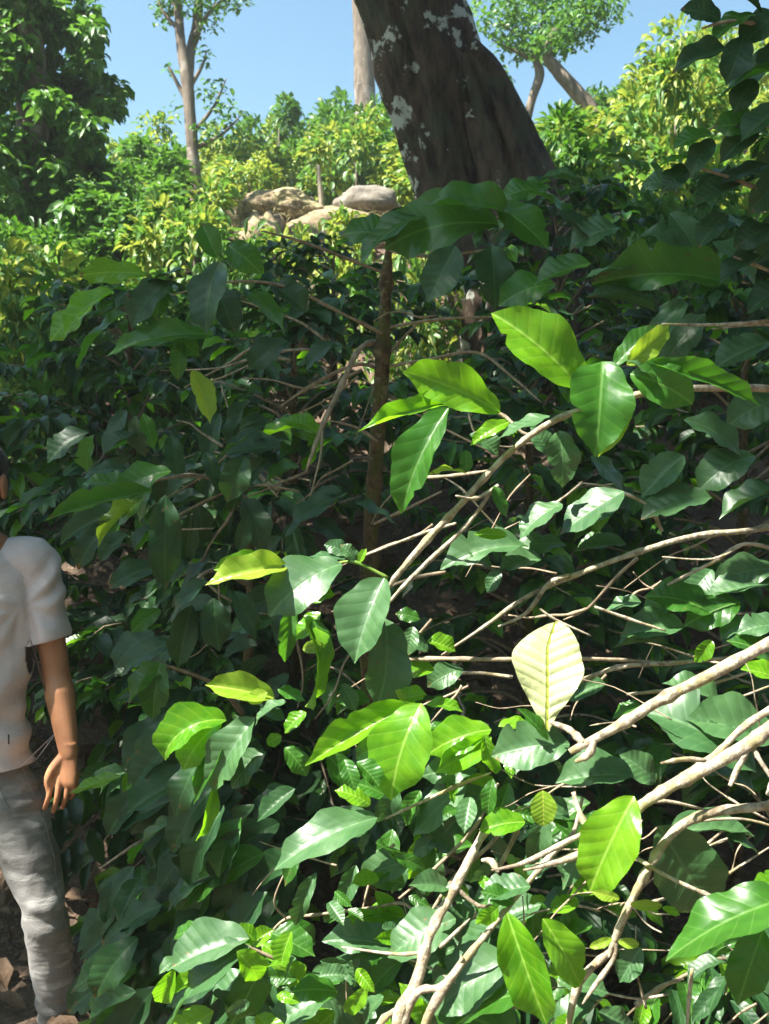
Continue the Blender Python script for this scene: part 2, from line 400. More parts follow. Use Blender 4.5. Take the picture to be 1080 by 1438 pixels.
# ---------------------------------------------------------------- plant collector
class Plant:
    def __init__(s, name, base, label, cat='coffee shrub', group=None, cap=290, seed=0):
        s.root = empty(name, base, label, cat, group); s.leaves = []; s.cap = cap; s.rnd = random.Random(seed)
        s.small = []; s.dusty = seed in (1, 2, 4)  # dusty: mature leaves take the lightened colour with sunlight in it
        s.classes = ['mature', 'mid', 'young', 'yellow']
    def leaf(s, base, tip, nrm, width, cls, k=None):
        s.leaves.append((leaf_matrix(Vector(base), Vector(tip), Vector(nrm), width), cls, s.rnd.randrange(6) if k is None else k))
    def branch(s, pts, rad, mat='twig', ns=6, sub=3, knob=0.25, name='branch'):
        return tube(name, pts, rad, M[mat], s.root, ns=ns, sub=sub, knob=knob, seed=s.rnd.randrange(999))
    def spray(s, p0, d, length, droop=0.35, L=0.13, r0=0.006, pairs=None, young=0.12, start=0.3, asobj=True, hang=0.5, mat='twig'):
        r = s.rnd; p0 = Vector(p0); d = Vector(d).normalized()
        pts = [p0 + d * (length * t) + Vector((0, 0, -droop * length * t * t)) + Vector((r.uniform(-1, 1), r.uniform(-1, 1), r.uniform(-1, 1))) * 0.012 for t in (0, .2, .4, .6, .8, 1)]
        rad = [r0 * (1 - 0.7 * t) for t in (0, .2, .4, .6, .8, 1)]
        if asobj: s.branch(pts, rad, mat, ns=5, sub=2)
        else: s.small.append((pts, rad))
        pairs = pairs or max(2, int(length / (L * 0.42)))
        for i in range(pairs + 1):
            t = start + (1 - start) * i / pairs; f = min(4.999, t * 5); j = int(f); f -= j
            p = pts[j].lerp(pts[j + 1], f); tn = (pts[j + 1] - pts[j]).normalized()
            side = tn.cross(Vector((0, 0, 1)))
            if side.length < .1: side = Vector((1, 0, 0))
            side.normalize()
            last = i == pairs
            for sg in (-1, 1):
                if r.random() < 0.10: continue
                h = hang * r.uniform(0.4, 1.7)
                dr = (side * sg * r.uniform(0.5, 1.0) + tn * r.uniform(0.3, 0.9) * (2 if last else 1) + Vector((0, 0, -h)) + Vector((r.uniform(-.25, .25), r.uniform(-.25, .25), r.uniform(-.15, .15)))).normalized()
                LL = L * r.uniform(0.65, 1.12) * (0.75 if last else 1)
                nr = Vector((r.uniform(-.45, .45), r.uniform(-.5, .3), 1.0)) + dr * 0.5 + Vector((0, -0.15, 0))
                q = r.random()
                cls = ('young' if q < young * (3 if last else 0.8) else 'mid' if q < young * 5 else 'mature')
                b = p + dr * 0.012
                s.leaf(b, b + dr * LL, nr, LL * r.uniform(0.36, 0.48), cls)
    def finish(s):
        def score(it):
            p = it[0].translation; x, y, d = px_of(p)
            inn = -60 < x < 1140 and -60 < y < 1500 and d > 0.3
            return (it[0].col[1].length / max(d, .3)) if inn else -d
        s.leaves.sort(key=score, reverse=True)
        inv = s.root
        for m, c, k in s.leaves[:s.cap]:
            link('leaf', leaf_mesh('mid', MIDG, k % 6, c), s.root, m)
        rest = s.leaves[s.cap:]
        if rest:
            o = link('foliage', merged_leaves('foliage', rest, LOWG if len(rest) > 2500 else MIDG, s.classes), s.root); o['kind'] = 'stuff'
        if s.small: tubes_joined('twigs', s.small, M['twig'], s.root)['kind'] = 'stuff'

# ---------------------------------------------------------------- foreground plants: branches and leaves read off the photograph
def pxr(w, d): return w / F * d / 2
A_ROOT = [None]
def hero_branch(pl, pts, mat='branch', ns=9, knob=0.16, name='branch'):
    """pts: (px, py, width_px, depth)"""
    kk = .68 if pl.root is A_ROOT[0] else .82
    P_ = [P(a, b, d) for a, b, w, d in pts]; R_ = [pxr(w * kk * (1 if i < len(pts) - 1 else .6), d) for i, (a, b, w, d) in enumerate(pts)]
    return tube(name, P_, R_, M[mat], pl.root, ns=ns, sub=5, knob=knob * 1.2, jit=0.10, seed=int(pts[0][0] + pts[0][1]))
def cam_vec(v): return RT * v[0] + UP * v[1] - FW * v[2]
GE = {'h': HI, 'c': HI_CURL, 'p': HI_PALE, 'r': HI_ROUND}
CL = {'M': 'mature', 'U': 'dusty', 'G': 'mid', 'Y': 'young', 'L': 'yellow', 'P': 'pale'}  # dusty = mature leaf with sunlight in the colour
_hc = [0]
def hero_leaf(pl, xb, yb, xt, yt, w, cls, d, nrm=(0.0, 0.75, 0.65), dd=0.0, geo='h', label=None):
    b = P(xb, yb, d); t = P(xt, yt, d + dd)
    if cls == 'M' and pl.dusty: cls = 'U'  # sunlit shrubs: mature leaf in the lightened colour
    n = cam_vec(nrm)
    y = (t - b).normalized(); z = (n - y * n.dot(y)).normalized(); x = y.cross(z)
    v2 = Vector((x.dot(RT), x.dot(UP))); dir2 = Vector((xt - xb, yb - yt)).normalized(); perp = Vector((-dir2.y, dir2.x))
    app = max(0.62, abs(v2.dot(perp)))
    width = 0.93 * w / F * (d + dd / 2) / app
    width = min(width, (t - b).length * 0.62) if geo == 'h' else width
    g = GE[geo]; _hc[0] += 1; k = _hc[0] % len(g)
    o = link('leaf', leaf_mesh(geo, g, k, CL[cls]), pl.root, leaf_matrix(b, t, n, width))
    if label: o['label'] = label
    return o
def ld(pl, rows):
    for r in rows: hero_leaf(pl, *r)
UPN = (0.0, 0.9, 0.45); FACE = (0.0, 0.25, 1.0); LN = (-0.5, 0.7, 0.6); RN = (0.4, 0.7, 0.6)

# A. plant with the pale stems reaching up from the bottom edge
A = Plant('coffee_shrub', P(575, 1560, 1.30), 'sunlit coffee shrub with pale bare forking stems along the bottom edge of the picture', seed=1); A_ROOT[0] = A.root
for b in [
 [(575, 1560, 34, 1.30), (560, 1438, 30, 1.30), (585, 1380, 24, 1.30), (605, 1310, 20, 1.31), (640, 1245, 19, 1.33), (668, 1190, 17, 1.35), (692, 1148, 13, 1.38)],
 [(590, 1500, 22, 1.28), (600, 1430, 18, 1.27), (640, 1365, 17, 1.27), (680, 1315, 13, 1.29), (720, 1265, 12, 1.31), (775, 1200, 12, 1.33), (805, 1170, 10, 1.34), (818, 1120, 10, 1.35)],
 [(560, 1455, 20, 1.30), (585, 1395, 16, 1.29), (620, 1385, 14, 1.28), (650, 1345, 12, 1.27)],
 [(655, 1430, 9, 1.33), (640, 1380, 8, 1.33), (560, 1340, 7, 1.36)],
 [(560, 1420, 14, 1.33), (540, 1430, 13, 1.31), (500, 1480, 13, 1.31)],
 [(640, 1245, 10, 1.33), (672, 1272, 8, 1.32), (700, 1268, 5, 1.31)],
 [(605, 1335, 7, 1.31), (560, 1340, 7, 1.31), (480, 1330, 5, 1.33)],
 [(618, 1330, 9, 1.31), (645, 1305, 7, 1.30), (660, 1290, 4, 1.30)],
 [(540, 1150, 4, 1.45), (610, 1118, 7, 1.42), (650, 1100, 8, 1.42), (690, 1085, 5, 1.41)],
 [(700, 1225, 8, 1.32), (690, 1210, 15, 1.33), (676, 1208, 9, 1.33)],
]: hero_branch(A, b)
for b in [[(600, 1310, 8, 1.42), (570, 1270, 6, 1.44), (520, 1275, 6, 1.46), (440, 1285, 6, 1.5), (402, 1290, 6, 1.52), (378, 1312, 5, 1.53)],
          [(402, 1290, 5, 1.52), (385, 1265, 4, 1.5), (405, 1215, 4, 1.5)],
          [(430, 1360, 9, 1.45), (395, 1350, 7, 1.44), (350, 1330, 6, 1.43), (335, 1325, 4, 1.42)],
          [(740, 1130, 9, 1.45), (720, 1180, 10, 1.44), (690, 1240, 9, 1.42), (665, 1290, 8, 1.42)],
          [(716, 1110, 8, 1.47), (702, 1170, 9, 1.46), (640, 1230, 9, 1.45), (600, 1290, 7, 1.44)],
          [(560, 1262, 5, 1.40), (610, 1220, 7, 1.42), (668, 1160, 7, 1.44), (700, 1100, 7, 1.46)]]: hero_branch(A, b, 'twig')
ld(A, [
 (800, 1045, 690, 1062, 78, 'M', 1.28, (-.30, .62, .72), 0.02), (890, 1090, 780, 1100, 50, 'M', 1.34, UPN),
 (762, 1110, 763, 1160, 40, 'L', 1.25, (0, .2, 1), 0, 'r'), (722, 1268, 675, 1252, 24, 'G', 1.30), (745, 1245, 672, 1262, 34, 'M', 1.31, UPN),
 (700, 1275, 668, 1298, 26, 'Y', 1.29, FACE), (712, 1282, 768, 1440, 70, 'Y', 1.24, (-.3, .7, .7), -0.02), (762, 1290, 815, 1385, 55, 'Y', 1.25, (.2, .3, 1), 0.01),
 (640, 1290, 545, 1345, 74, 'M', 1.36, (-.36, .6, .70), 0.0), (695, 1290, 640, 1372, 52, 'M', 1.37, (-.1, .95, .3)), (720, 1345, 610, 1425, 68, 'M', 1.33, UPN),
 (660, 1390, 720, 1345, 50, 'M', 1.36), (735, 1395, 640, 1440, 55, 'G', 1.30, UPN), (730, 1460, 600, 1410, 60, 'G', 1.34), (790, 1380, 855, 1395, 40, 'M', 1.30), (780, 1440, 845, 1390, 36, 'M', 1.31),
 (800, 1150, 735, 1130, 34, 'M', 1.4), (765, 1145, 745, 1215, 38, 'M', 1.38, FACE), (600, 1440, 560, 1380, 32, 'Y', 1.38), (585, 1470, 520, 1440, 50, 'Y', 1.36),
 (560, 1335, 452, 1322, 30, 'M', 1.42, UPN), (560, 1300, 462, 1322, 32, 'Y', 1.45), (570, 1290, 500, 1285, 26, 'Y', 1.46, LN), (590, 1300, 525, 1340, 36, 'G', 1.44), (565, 1345, 520, 1390, 30, 'G', 1.45),
 (590, 1210, 505, 1238, 26, 'M', 1.45, UPN), (500, 1215, 482, 1267, 30, 'M', 1.48, FACE), (470, 1270, 500, 1240, 16, 'M', 1.5),
 (530, 1148, 385, 1222, 50, 'M', 1.42, (-.34, .6, .72), -0.02), (420, 1180, 400, 1245, 24, 'G', 1.44, FACE), (445, 1225, 415, 1300, 22, 'M', 1.5),
 (350, 1318, 236, 1362, 48, 'M', 1.40, UPN), (350, 1330, 240, 1440, 56, 'M', 1.39, (-.2, .8, .5)), (375, 1345, 325, 1440, 58, 'G', 1.41, (.2, .5, .8)), (345, 1325, 238, 1400, 26, 'Y', 1.42), (360, 1322, 330, 1300, 20, 'Y', 1.41), (352, 1328, 385, 1305, 20, 'Y', 1.42),
 (460, 1400, 380, 1450, 60, 'M', 1.40, UPN), (430, 1370, 395, 1410, 34, 'M', 1.45), (470, 1420, 420, 1470, 50, 'Y', 1.42), (520, 1380, 470, 1345, 30, 'M', 1.46),
 (480, 1360, 560, 1390, 44, 'G', 1.48), (500, 1350, 450, 1390, 30, 'G', 1.5), (560, 1400, 500, 1420, 40, 'M', 1.46), (300, 1420, 240, 1470, 50, 'Y', 1.43),
 (690, 1025, 600, 1060, 34, 'Y', 1.42, LN), (690, 1035, 612, 1085, 40, 'Y', 1.41, FACE), (700, 1020, 755, 1028, 22, 'Y', 1.38, UPN), (640, 1030, 600, 1020, 16, 'G', 1.44),
 (655, 1095, 580, 1175, 46, 'M', 1.45), (690, 1110, 625, 1170, 44, 'M', 1.47), (585, 1160, 640, 1200, 38, 'M', 1.48), (610, 1175, 580, 1200, 26, 'M', 1.46, FACE), (670, 1080, 590, 1090, 28, 'M', 1.46),
 (715, 1100, 690, 1170, 38, 'G', 1.42, FACE), (560, 1110, 530, 1155, 34, 'M', 1.46, FACE), (590, 1110, 570, 1160, 30, 'G', 1.47), (545, 1120, 500, 1100, 28, 'G', 1.48), (520, 1130, 470, 1110, 26, 'Y', 1.5),
])
rr = random.Random(19)
for i in range(124):
    if i < 95: x, y = rr.uniform(235, 860), rr.uniform(1225, 1460)
    elif i < 125: x, y = rr.uniform(470, 760), rr.uniform(1000, 1240)
    if 235 < x < 460 and y < 1300 and i < 95: continue
    a = rr.uniform(-3.4, 0.2); L = rr.uniform(26, 68); d = rr.uniform(1.33, 1.52)
    hero_leaf(A, x, y, x + math.cos(a) * L, y - math.sin(a) * L * .8, L * rr.uniform(.36, .5), rr.choice('MMGGYYM'), d, (rr.uniform(-.6, .4), rr.uniform(.3, 1), rr.uniform(.2, .9)), rr.uniform(-.03, .03))
def bare_twigs(pl, n, box, dr, seed, w=(2.5, 5), ln=(60, 190)):
    r = random.Random(seed)
    for i in range(n):
        x, y = r.uniform(box[0], box[2]), r.uniform(box[1], box[3]); d = r.uniform(*dr); a = r.gauss(0.35, .55); L = r.uniform(*ln); ww = r.uniform(*w)
        pts = []
        for k in range(5):
            pts.append((x, y, ww * (1 - .16 * k), d)); a += r.gauss(0, .22); d += r.uniform(-.02, .02)
            x -= math.cos(a) * L / 4; y -= math.sin(a) * L / 4 * (-1 if i % 3 else 1)
        tube('twig', [P(p[0], p[1], p[3]) for p in pts], [pxr(p[2], p[3]) for p in pts], M['twig'] if i % 3 else M['branch'], pl.root, ns=5, sub=3, knob=.3, jit=.12, seed=i)
bare_twigs(A, 40, (450, 1150, 1080, 1430), (1.42, 1.7), 301)
# shaded filler leaves low in the same shrub
rr = random.Random(11)
for i in range(62):
    x, y = rr.uniform(300, 830), rr.uniform(1120, 1470)
    if x < 480 and y < 1290: continue
    a = rr.uniform(-2.8, -0.3); L = rr.uniform(55, 95); d = rr.uniform(1.5, 1.85)
    hero_leaf(A, x, y, x + math.cos(a) * L, y - math.sin(a) * L * 0.8, L * 0.42, rr.choice('MMMGGY'), d, (rr.uniform(-.4, .4), rr.uniform(.4, 1), rr.uniform(.2, .8)), rr.uniform(-.03, .05))

# B. plant at the right edge: thick pale branches that reach in from the right
B = Plant('coffee_shrub', P(1330, 1500, 1.35), 'coffee shrub with thick pale sunlit branches reaching in from the right edge', seed=2)
hero_branch(B, [(1330, 1500, 46, 1.35), (1320, 1200, 40, 1.4), (1300, 1000, 34, 1.42), (1310, 700, 26, 1.5), (1290, 420, 20, 1.6), (1300, 200, 14, 1.6)], 'mossy', name='stem')
for b in [
 [(1310, 850, 24, 1.42), (1160, 870, 22, 1.32), (1080, 904, 21, 1.26), (1000, 947, 21, 1.24), (925, 985, 20, 1.24), (868, 1020, 19, 1.24), (800, 1056, 17, 1.24)],
 [(820, 1045, 13, 1.24), (800, 1025, 12, 1.25), (772, 1014, 9, 1.26)],
 [(832, 1040, 14, 1.24), (828, 1058, 15, 1.235), (808, 1070, 10, 1.23)],
 [(1320, 960, 24, 1.42), (1160, 970, 18, 1.25), (1085, 1020, 22, 1.18), (1050, 1046, 23, 1.17), (985, 1083, 20, 1.17), (930, 1112, 18, 1.17), (890, 1140, 18, 1.18), (845, 1180, 15, 1.19), (800, 1205, 12, 1.2), (735, 1222, 8, 1.2)],
 [(1320, 900, 20, 1.42), (1180, 950, 14, 1.25), (1085, 995, 14, 1.20), (1040, 1025, 12, 1.20), (1005, 1060, 12, 1.20), (950, 1095, 10, 1.2), (870, 1145, 9, 1.2), (800, 1180, 9, 1.2), (735, 1212, 8, 1.2), (690, 1222, 5, 1.21)],
 [(1055, 1040, 13, 1.17), (1040, 1070, 12, 1.165), (1025, 1104, 12, 1.16)],
 [(1056, 1048, 9, 1.17), (1072, 1075, 8, 1.16), (1110, 1130, 8, 1.15)],
 [(990, 1068, 8, 1.19), (960, 1066, 8, 1.18), (928, 1072, 6, 1.17)],
 [(835, 1178, 13, 1.19), (818, 1150, 10, 1.2), (805, 1112, 10, 1.21)],
 [(1180, 1100, 24, 1.25), (1082, 1130, 17, 1.2), (1010, 1139, 15, 1.2), (962, 1156, 15, 1.2), (932, 1185, 15, 1.2), (905, 1230, 15, 1.2), (880, 1280, 13, 1.21), (863, 1320, 12, 1.22), (855, 1345, 6, 1.22)],
 [(863, 1315, 9, 1.22), (862, 1345, 8, 1.22), (835, 1385, 8, 1.22), (818, 1410, 4, 1.22)],
 [(860, 1335, 12, 1.26), (828, 1362, 14, 1.27), (806, 1400, 13, 1.28), (790, 1500, 14, 1.28)],
 [(830, 1165, 6, 1.2), (915, 1125, 7, 1.21), (1000, 1140, 5, 1.22)],
 [(895, 1206, 7, 1.2), (940, 1232, 6, 1.18), (990, 1255, 7, 1.17), (1042, 1276, 7, 1.17)],
 [(960, 1155, 5, 1.22), (1040, 1150, 5, 1.24), (1100, 1165, 5, 1.25)],
 [(1010, 1235, 5, 1.3), (1080, 1190, 5, 1.3)],
 [(892, 1412, 10, 1.5), (930, 1385, 8, 1.5), (960, 1375, 4, 1.5)], [(972, 1360, 6, 1.5), (968, 1400, 8, 1.5), (964, 1450, 5, 1.5)],
 [(1082, 1118, 16, 1.2), (1090, 1100, 18, 1.2), (1120, 1090, 14, 1.2)],
]: hero_branch(B, b)
ld(B, [
 (768, 1028, 768, 872, 104, 'P', 1.27, (0.05, 0.35, 1), 0.03, 'p', 'pale cream yellow leaf standing upright'),
 (768, 1040, 726, 995, 14, 'G', 1.27), (890, 1118, 828, 1252, 78, 'Y', 1.16, (-.15, .57, .78), 0.02), (925, 1160, 1000, 1288, 104, 'M', 1.22, (-.28, .66, .68), 0.03), (1020, 1175, 1065, 1200, 30, 'M', 1.3, UPN),
 (940, 1168, 1060, 1175, 34, 'M', 1.32, UPN), (1105, 1262, 935, 1350, 62, 'G', 1.10, (-.1, .75, .6)), (1072, 1305, 1036, 1412, 52, 'G', 1.12, (-.4, .4, .8)), (1110, 1230, 1055, 1258, 28, 'Y', 1.15),
 (870, 1262, 832, 1252, 17, 'L', 1.2, FACE, 0, 'r'), (885, 1270, 930, 1272, 16, 'L', 1.19, FACE, 0, 'r'), (868, 1322, 898, 1326, 15, 'L', 1.2, FACE, 0, 'r'), (860, 1318, 828, 1330, 14, 'L', 1.2, FACE, 0, 'r'), (930, 1275, 955, 1285, 9, 'Y', 1.2),
 (1062, 1085, 905, 1000, 90, 'M', 1.42, (0, .9, .4), 0.05), (1085, 1040, 960, 1010, 60, 'M', 1.45), (1060, 1110, 960, 1090, 44, 'M', 1.46, UPN), (860, 1150, 800, 1180, 50, 'G', 1.4), (900, 1330, 870, 1380, 34, 'M', 1.38),
 (920, 1100, 870, 1060, 44, 'M', 1.45), (1010, 985, 930, 960, 34, 'M', 1.5), (1100, 960, 1040, 940, 44, 'Y', 1.4, UPN), (1090, 930, 1020, 900, 40, 'G', 1.45),
 (820, 1190, 790, 1250, 26, 'M', 1.35), (1100, 880, 1035, 890, 34, 'M', 1.45, UPN), (815, 1425, 780, 1460, 30, 'Y', 1.3),
 (820, 1190, 770, 1150, 30, 'G', 1.38), (700, 1205, 660, 1240, 20, 'M', 1.38, FACE), (1070, 1330, 1110, 1420, 60, 'M', 1.2, FACE),
])

# C. mossy upright stem with arching twigs (centre)
C = Plant('coffee_shrub', P(520, 1330, 2.6), 'coffee shrub with a single upright mossy brown stem in the middle of the picture', seed=3)
hero_branch(C, [(522, 1330, 26, 2.6), (518, 1000, 26, 2.5), (518, 810, 27, 2.42), (524, 700, 26, 2.38), (534, 560, 24, 2.33), (540, 450, 22, 2.3), (544, 372, 17, 2.28), (548, 335, 6, 2.26)], 'mossy', ns=12, knob=0.2, name='stem')
for b in [
 [(530, 480, 10, 2.35), (505, 490, 9, 2.25), (480, 540, 9, 2.2), (452, 600, 8, 2.15), (430, 662, 6, 2.12)],
 [(452, 600, 5, 2.15), (450, 640, 4, 2.13), (432, 710, 4, 2.12)],
 [(536, 520, 7, 2.35), (500, 512, 6, 2.3), (440, 540, 7, 2.25), (395, 570, 5, 2.25)],
 [(543, 385, 6, 2.28), (480, 360, 5, 2.2), (420, 338, 5, 2.1), (370, 325, 4, 2.05)],
 [(540, 470, 6, 2.3), (480, 440, 5, 2.2), (400, 402, 5, 2.15), (320, 396, 4, 2.1), (240, 415, 3, 2.1)],
 [(545, 460, 6, 2.3), (620, 448, 5, 2.3), (700, 445, 4, 2.3)], [(538, 516, 5, 2.32), (600, 505, 5, 2.3), (670, 495, 5, 2.3), (720, 530, 5, 2.25), (760, 565, 4, 2.2)],
 [(530, 620, 5, 2.3), (500, 600, 5, 2.3), (460, 590, 4, 2.3)], [(545, 355, 7, 2.28), (640, 320, 5, 2.1), (720, 300, 4, 2.0)],
 [(545, 350, 7, 2.28), (600, 360, 6, 2.1), (690, 350, 5, 2.0)],
 [(515, 740, 6, 2.4), (560, 720, 5, 2.3), (620, 690, 5, 2.2)], [(420, 690, 4, 2.3), (340, 683, 5, 2.3), (230, 738, 5, 2.2), (300, 742, 4, 2.2)],
]: hero_branch(C, b, 'twig')
ld(C, [
 (700, 315, 540, 350, 62, 'G', 2.0, (0, .5, .7), 0.1), (720, 300, 590, 290, 58, 'G', 2.0, (0, .4, .9)), (700, 290, 770, 350, 60, 'G', 2.0, FACE), (600, 300, 505, 372, 44, 'G', 2.05),
 (640, 345, 600, 425, 60, 'M', 1.95, FACE), (690, 345, 695, 435, 60, 'M', 1.95, FACE), (780, 300, 830, 340, 50, 'M', 1.95), (800, 310, 740, 270, 60, 'G', 2.0), (770, 265, 700, 280, 46, 'G', 2.05), (720, 380, 760, 430, 40, 'M', 2.1),
 (560, 340, 480, 330, 34, 'G', 2.1), (570, 290, 550, 350, 30, 'M', 2.1), (550, 300, 600, 330, 32, 'G', 2.15),
 (310, 368, 290, 470, 62, 'M', 1.95, (-.2, .8, .6), -0.04), (262, 378, 205, 398, 46, 'M', 1.98, UPN), (240, 395, 185, 460, 46, 'M', 1.98), (305, 362, 283, 312, 42, 'G', 2.0, FACE), (320, 345, 368, 385, 44, 'G', 2.05, FACE),
 (205, 385, 108, 388, 30, 'Y', 1.95, (0, .3, .8)), (300, 400, 330, 470, 44, 'M', 2.05), (350, 410, 400, 470, 46, 'G', 2.1), (380, 400, 430, 440, 38, 'M', 2.15), (230, 400, 220, 450, 30, 'G', 2.0, FACE),
 (300, 470, 150, 500, 42, 'G', 2.0, (0, .4, .8)), (240, 470, 280, 500, 40, 'G', 2.0), (255, 480, 250, 535, 26, 'G', 2.0, FACE), (160, 410, 90, 470, 34, 'Y', 2.1), (180, 440, 110, 520, 36, 'G', 2.1), (130, 430, 70, 480, 34, 'Y', 2.2),
 (270, 520, 295, 595, 30, 'L', 2.1, UPN), (405, 480, 350, 520, 36, 'M', 2.2), (420, 600, 360, 620, 22, 'Y', 2.15), (450, 610, 400, 590, 24, 'Y', 2.15), (470, 480, 430, 520, 36, 'M', 2.2),
 (355, 612, 305, 645, 28, 'M', 1.95, (-.3, .9, .2)), (345, 640, 320, 705, 44, 'M', 1.95, FACE), (395, 630, 310, 640, 40, 'M', 2.1), (470, 700, 400, 760, 50, 'M', 2.05), (500, 705, 560, 740, 36, 'M', 2.1, UPN), (480, 690, 440, 700, 30, 'M', 2.1),
 (440, 730, 490, 780, 44, 'M', 2.05), (420, 655, 370, 680, 26, 'G', 2.1),
])

# D. drooping branch with bright leaves, upper centre-right
D = Plant('coffee_shrub', P(1240, 1500, 2.0), 'coffee shrub whose drooping branch carries big bright translucent leaves right of the mossy stem', seed=4)
hero_branch(D, [(1240, 1500, 34, 2.0), (1230, 1000, 32, 1.95), (1200, 700, 26, 1.9), (1190, 450, 20, 1.9), (1200, 250, 12, 1.9)], 'mossy', name='stem')
for b in [
 [(1195, 560, 18, 1.9), (1080, 546, 14, 1.6), (1000, 545, 12, 1.52), (930, 548, 11, 1.5), (850, 565, 11, 1.5), (790, 585, 10, 1.5), (745, 612, 10, 1.5), (700, 650, 11, 1.5), (650, 705, 11, 1.5), (600, 758, 11, 1.5), (560, 805, 10, 1.5), (538, 835, 8, 1.5)],
 [(690, 690, 7, 1.5), (655, 738, 7, 1.5), (600, 790, 8, 1.5), (565, 825, 7, 1.5), (542, 852, 6, 1.5)],
 [(700, 682, 7, 1.5), (668, 700, 7, 1.49), (640, 696, 5, 1.48)], [(780, 590, 6, 1.5), (740, 610, 6, 1.51), (700, 580, 6, 1.52), (640, 575, 5, 1.52)],
 [(1190, 430, 10, 1.9), (1080, 450, 6, 1.65), (1000, 456, 6, 1.6), (930, 455, 4, 1.56)], [(1150, 470, 6, 1.8), (1080, 456, 5, 1.7), (1000, 462, 4, 1.65)],
 [(640, 735, 5, 1.55), (590, 750, 5, 1.6), (500, 785, 5, 1.65)],
 [(1200, 700, 18, 1.9), (1080, 740, 11, 1.7), (980, 752, 10, 1.65), (900, 774, 10, 1.62), (820, 803, 9, 1.62), (740, 838, 8, 1.64), (680, 880, 6, 1.66), (620, 920, 5, 1.7)],
 [(800, 808, 8, 1.62), (770, 820, 8, 1.62), (740, 860, 7, 1.63), (700, 880, 5, 1.65)],
 [(1100, 775, 7, 1.6), (1045, 764, 7, 1.58), (1000, 790, 6, 1.58), (940, 820, 5, 1.6), (925, 830, 3, 1.6)], [(1045, 764, 4, 1.58), (1000, 785, 4, 1.57), (930, 782, 3, 1.56)],
 [(540, 926, 7, 1.62), (620, 925, 8, 1.58), (700, 926, 8, 1.55), (820, 925, 7, 1.56), (930, 930, 6, 1.6)],
 [(760, 980, 7, 1.6), (830, 950, 8, 1.58), (880, 935, 9, 1.58), (960, 930, 7, 1.6), (1100, 915, 7, 1.65)],
 [(835, 852, 5, 1.5), (880, 868, 6, 1.5), (935, 886, 5, 1.5)], [(758, 855, 4, 1.5), (780, 870, 5, 1.5), (830, 893, 4, 1.5)], [(545, 560, 4, 2.0), (620, 600, 4, 2.0), (700, 640, 4, 2.0)],
 [(560, 670, 5, 1.9), (610, 670, 6, 1.8), (660, 665, 6, 1.7), (690, 660, 5, 1.6)],
 [(880, 975, 5, 1.6), (930, 970, 6, 1.6), (1000, 960, 6, 1.62), (1090, 930, 5, 1.65)], [(920, 1010, 4, 1.7), (980, 1000, 5, 1.7), (1090, 960, 5, 1.75)],
]: hero_branch(D, b, 'branch' if b[0][0] > 600 else 'twig', ns=8)
hero_branch(D, [(545, 850, 9, 1.5), (535, 880, 8, 1.5), (528, 900, 5, 1.5)], 'green_twig')
hero_branch(D, [(545, 812, 7, 1.5), (500, 790, 6, 1.5), (470, 792, 5, 1.5), (430, 800, 5, 1.5), (400, 796, 4, 1.5)], 'green_twig')
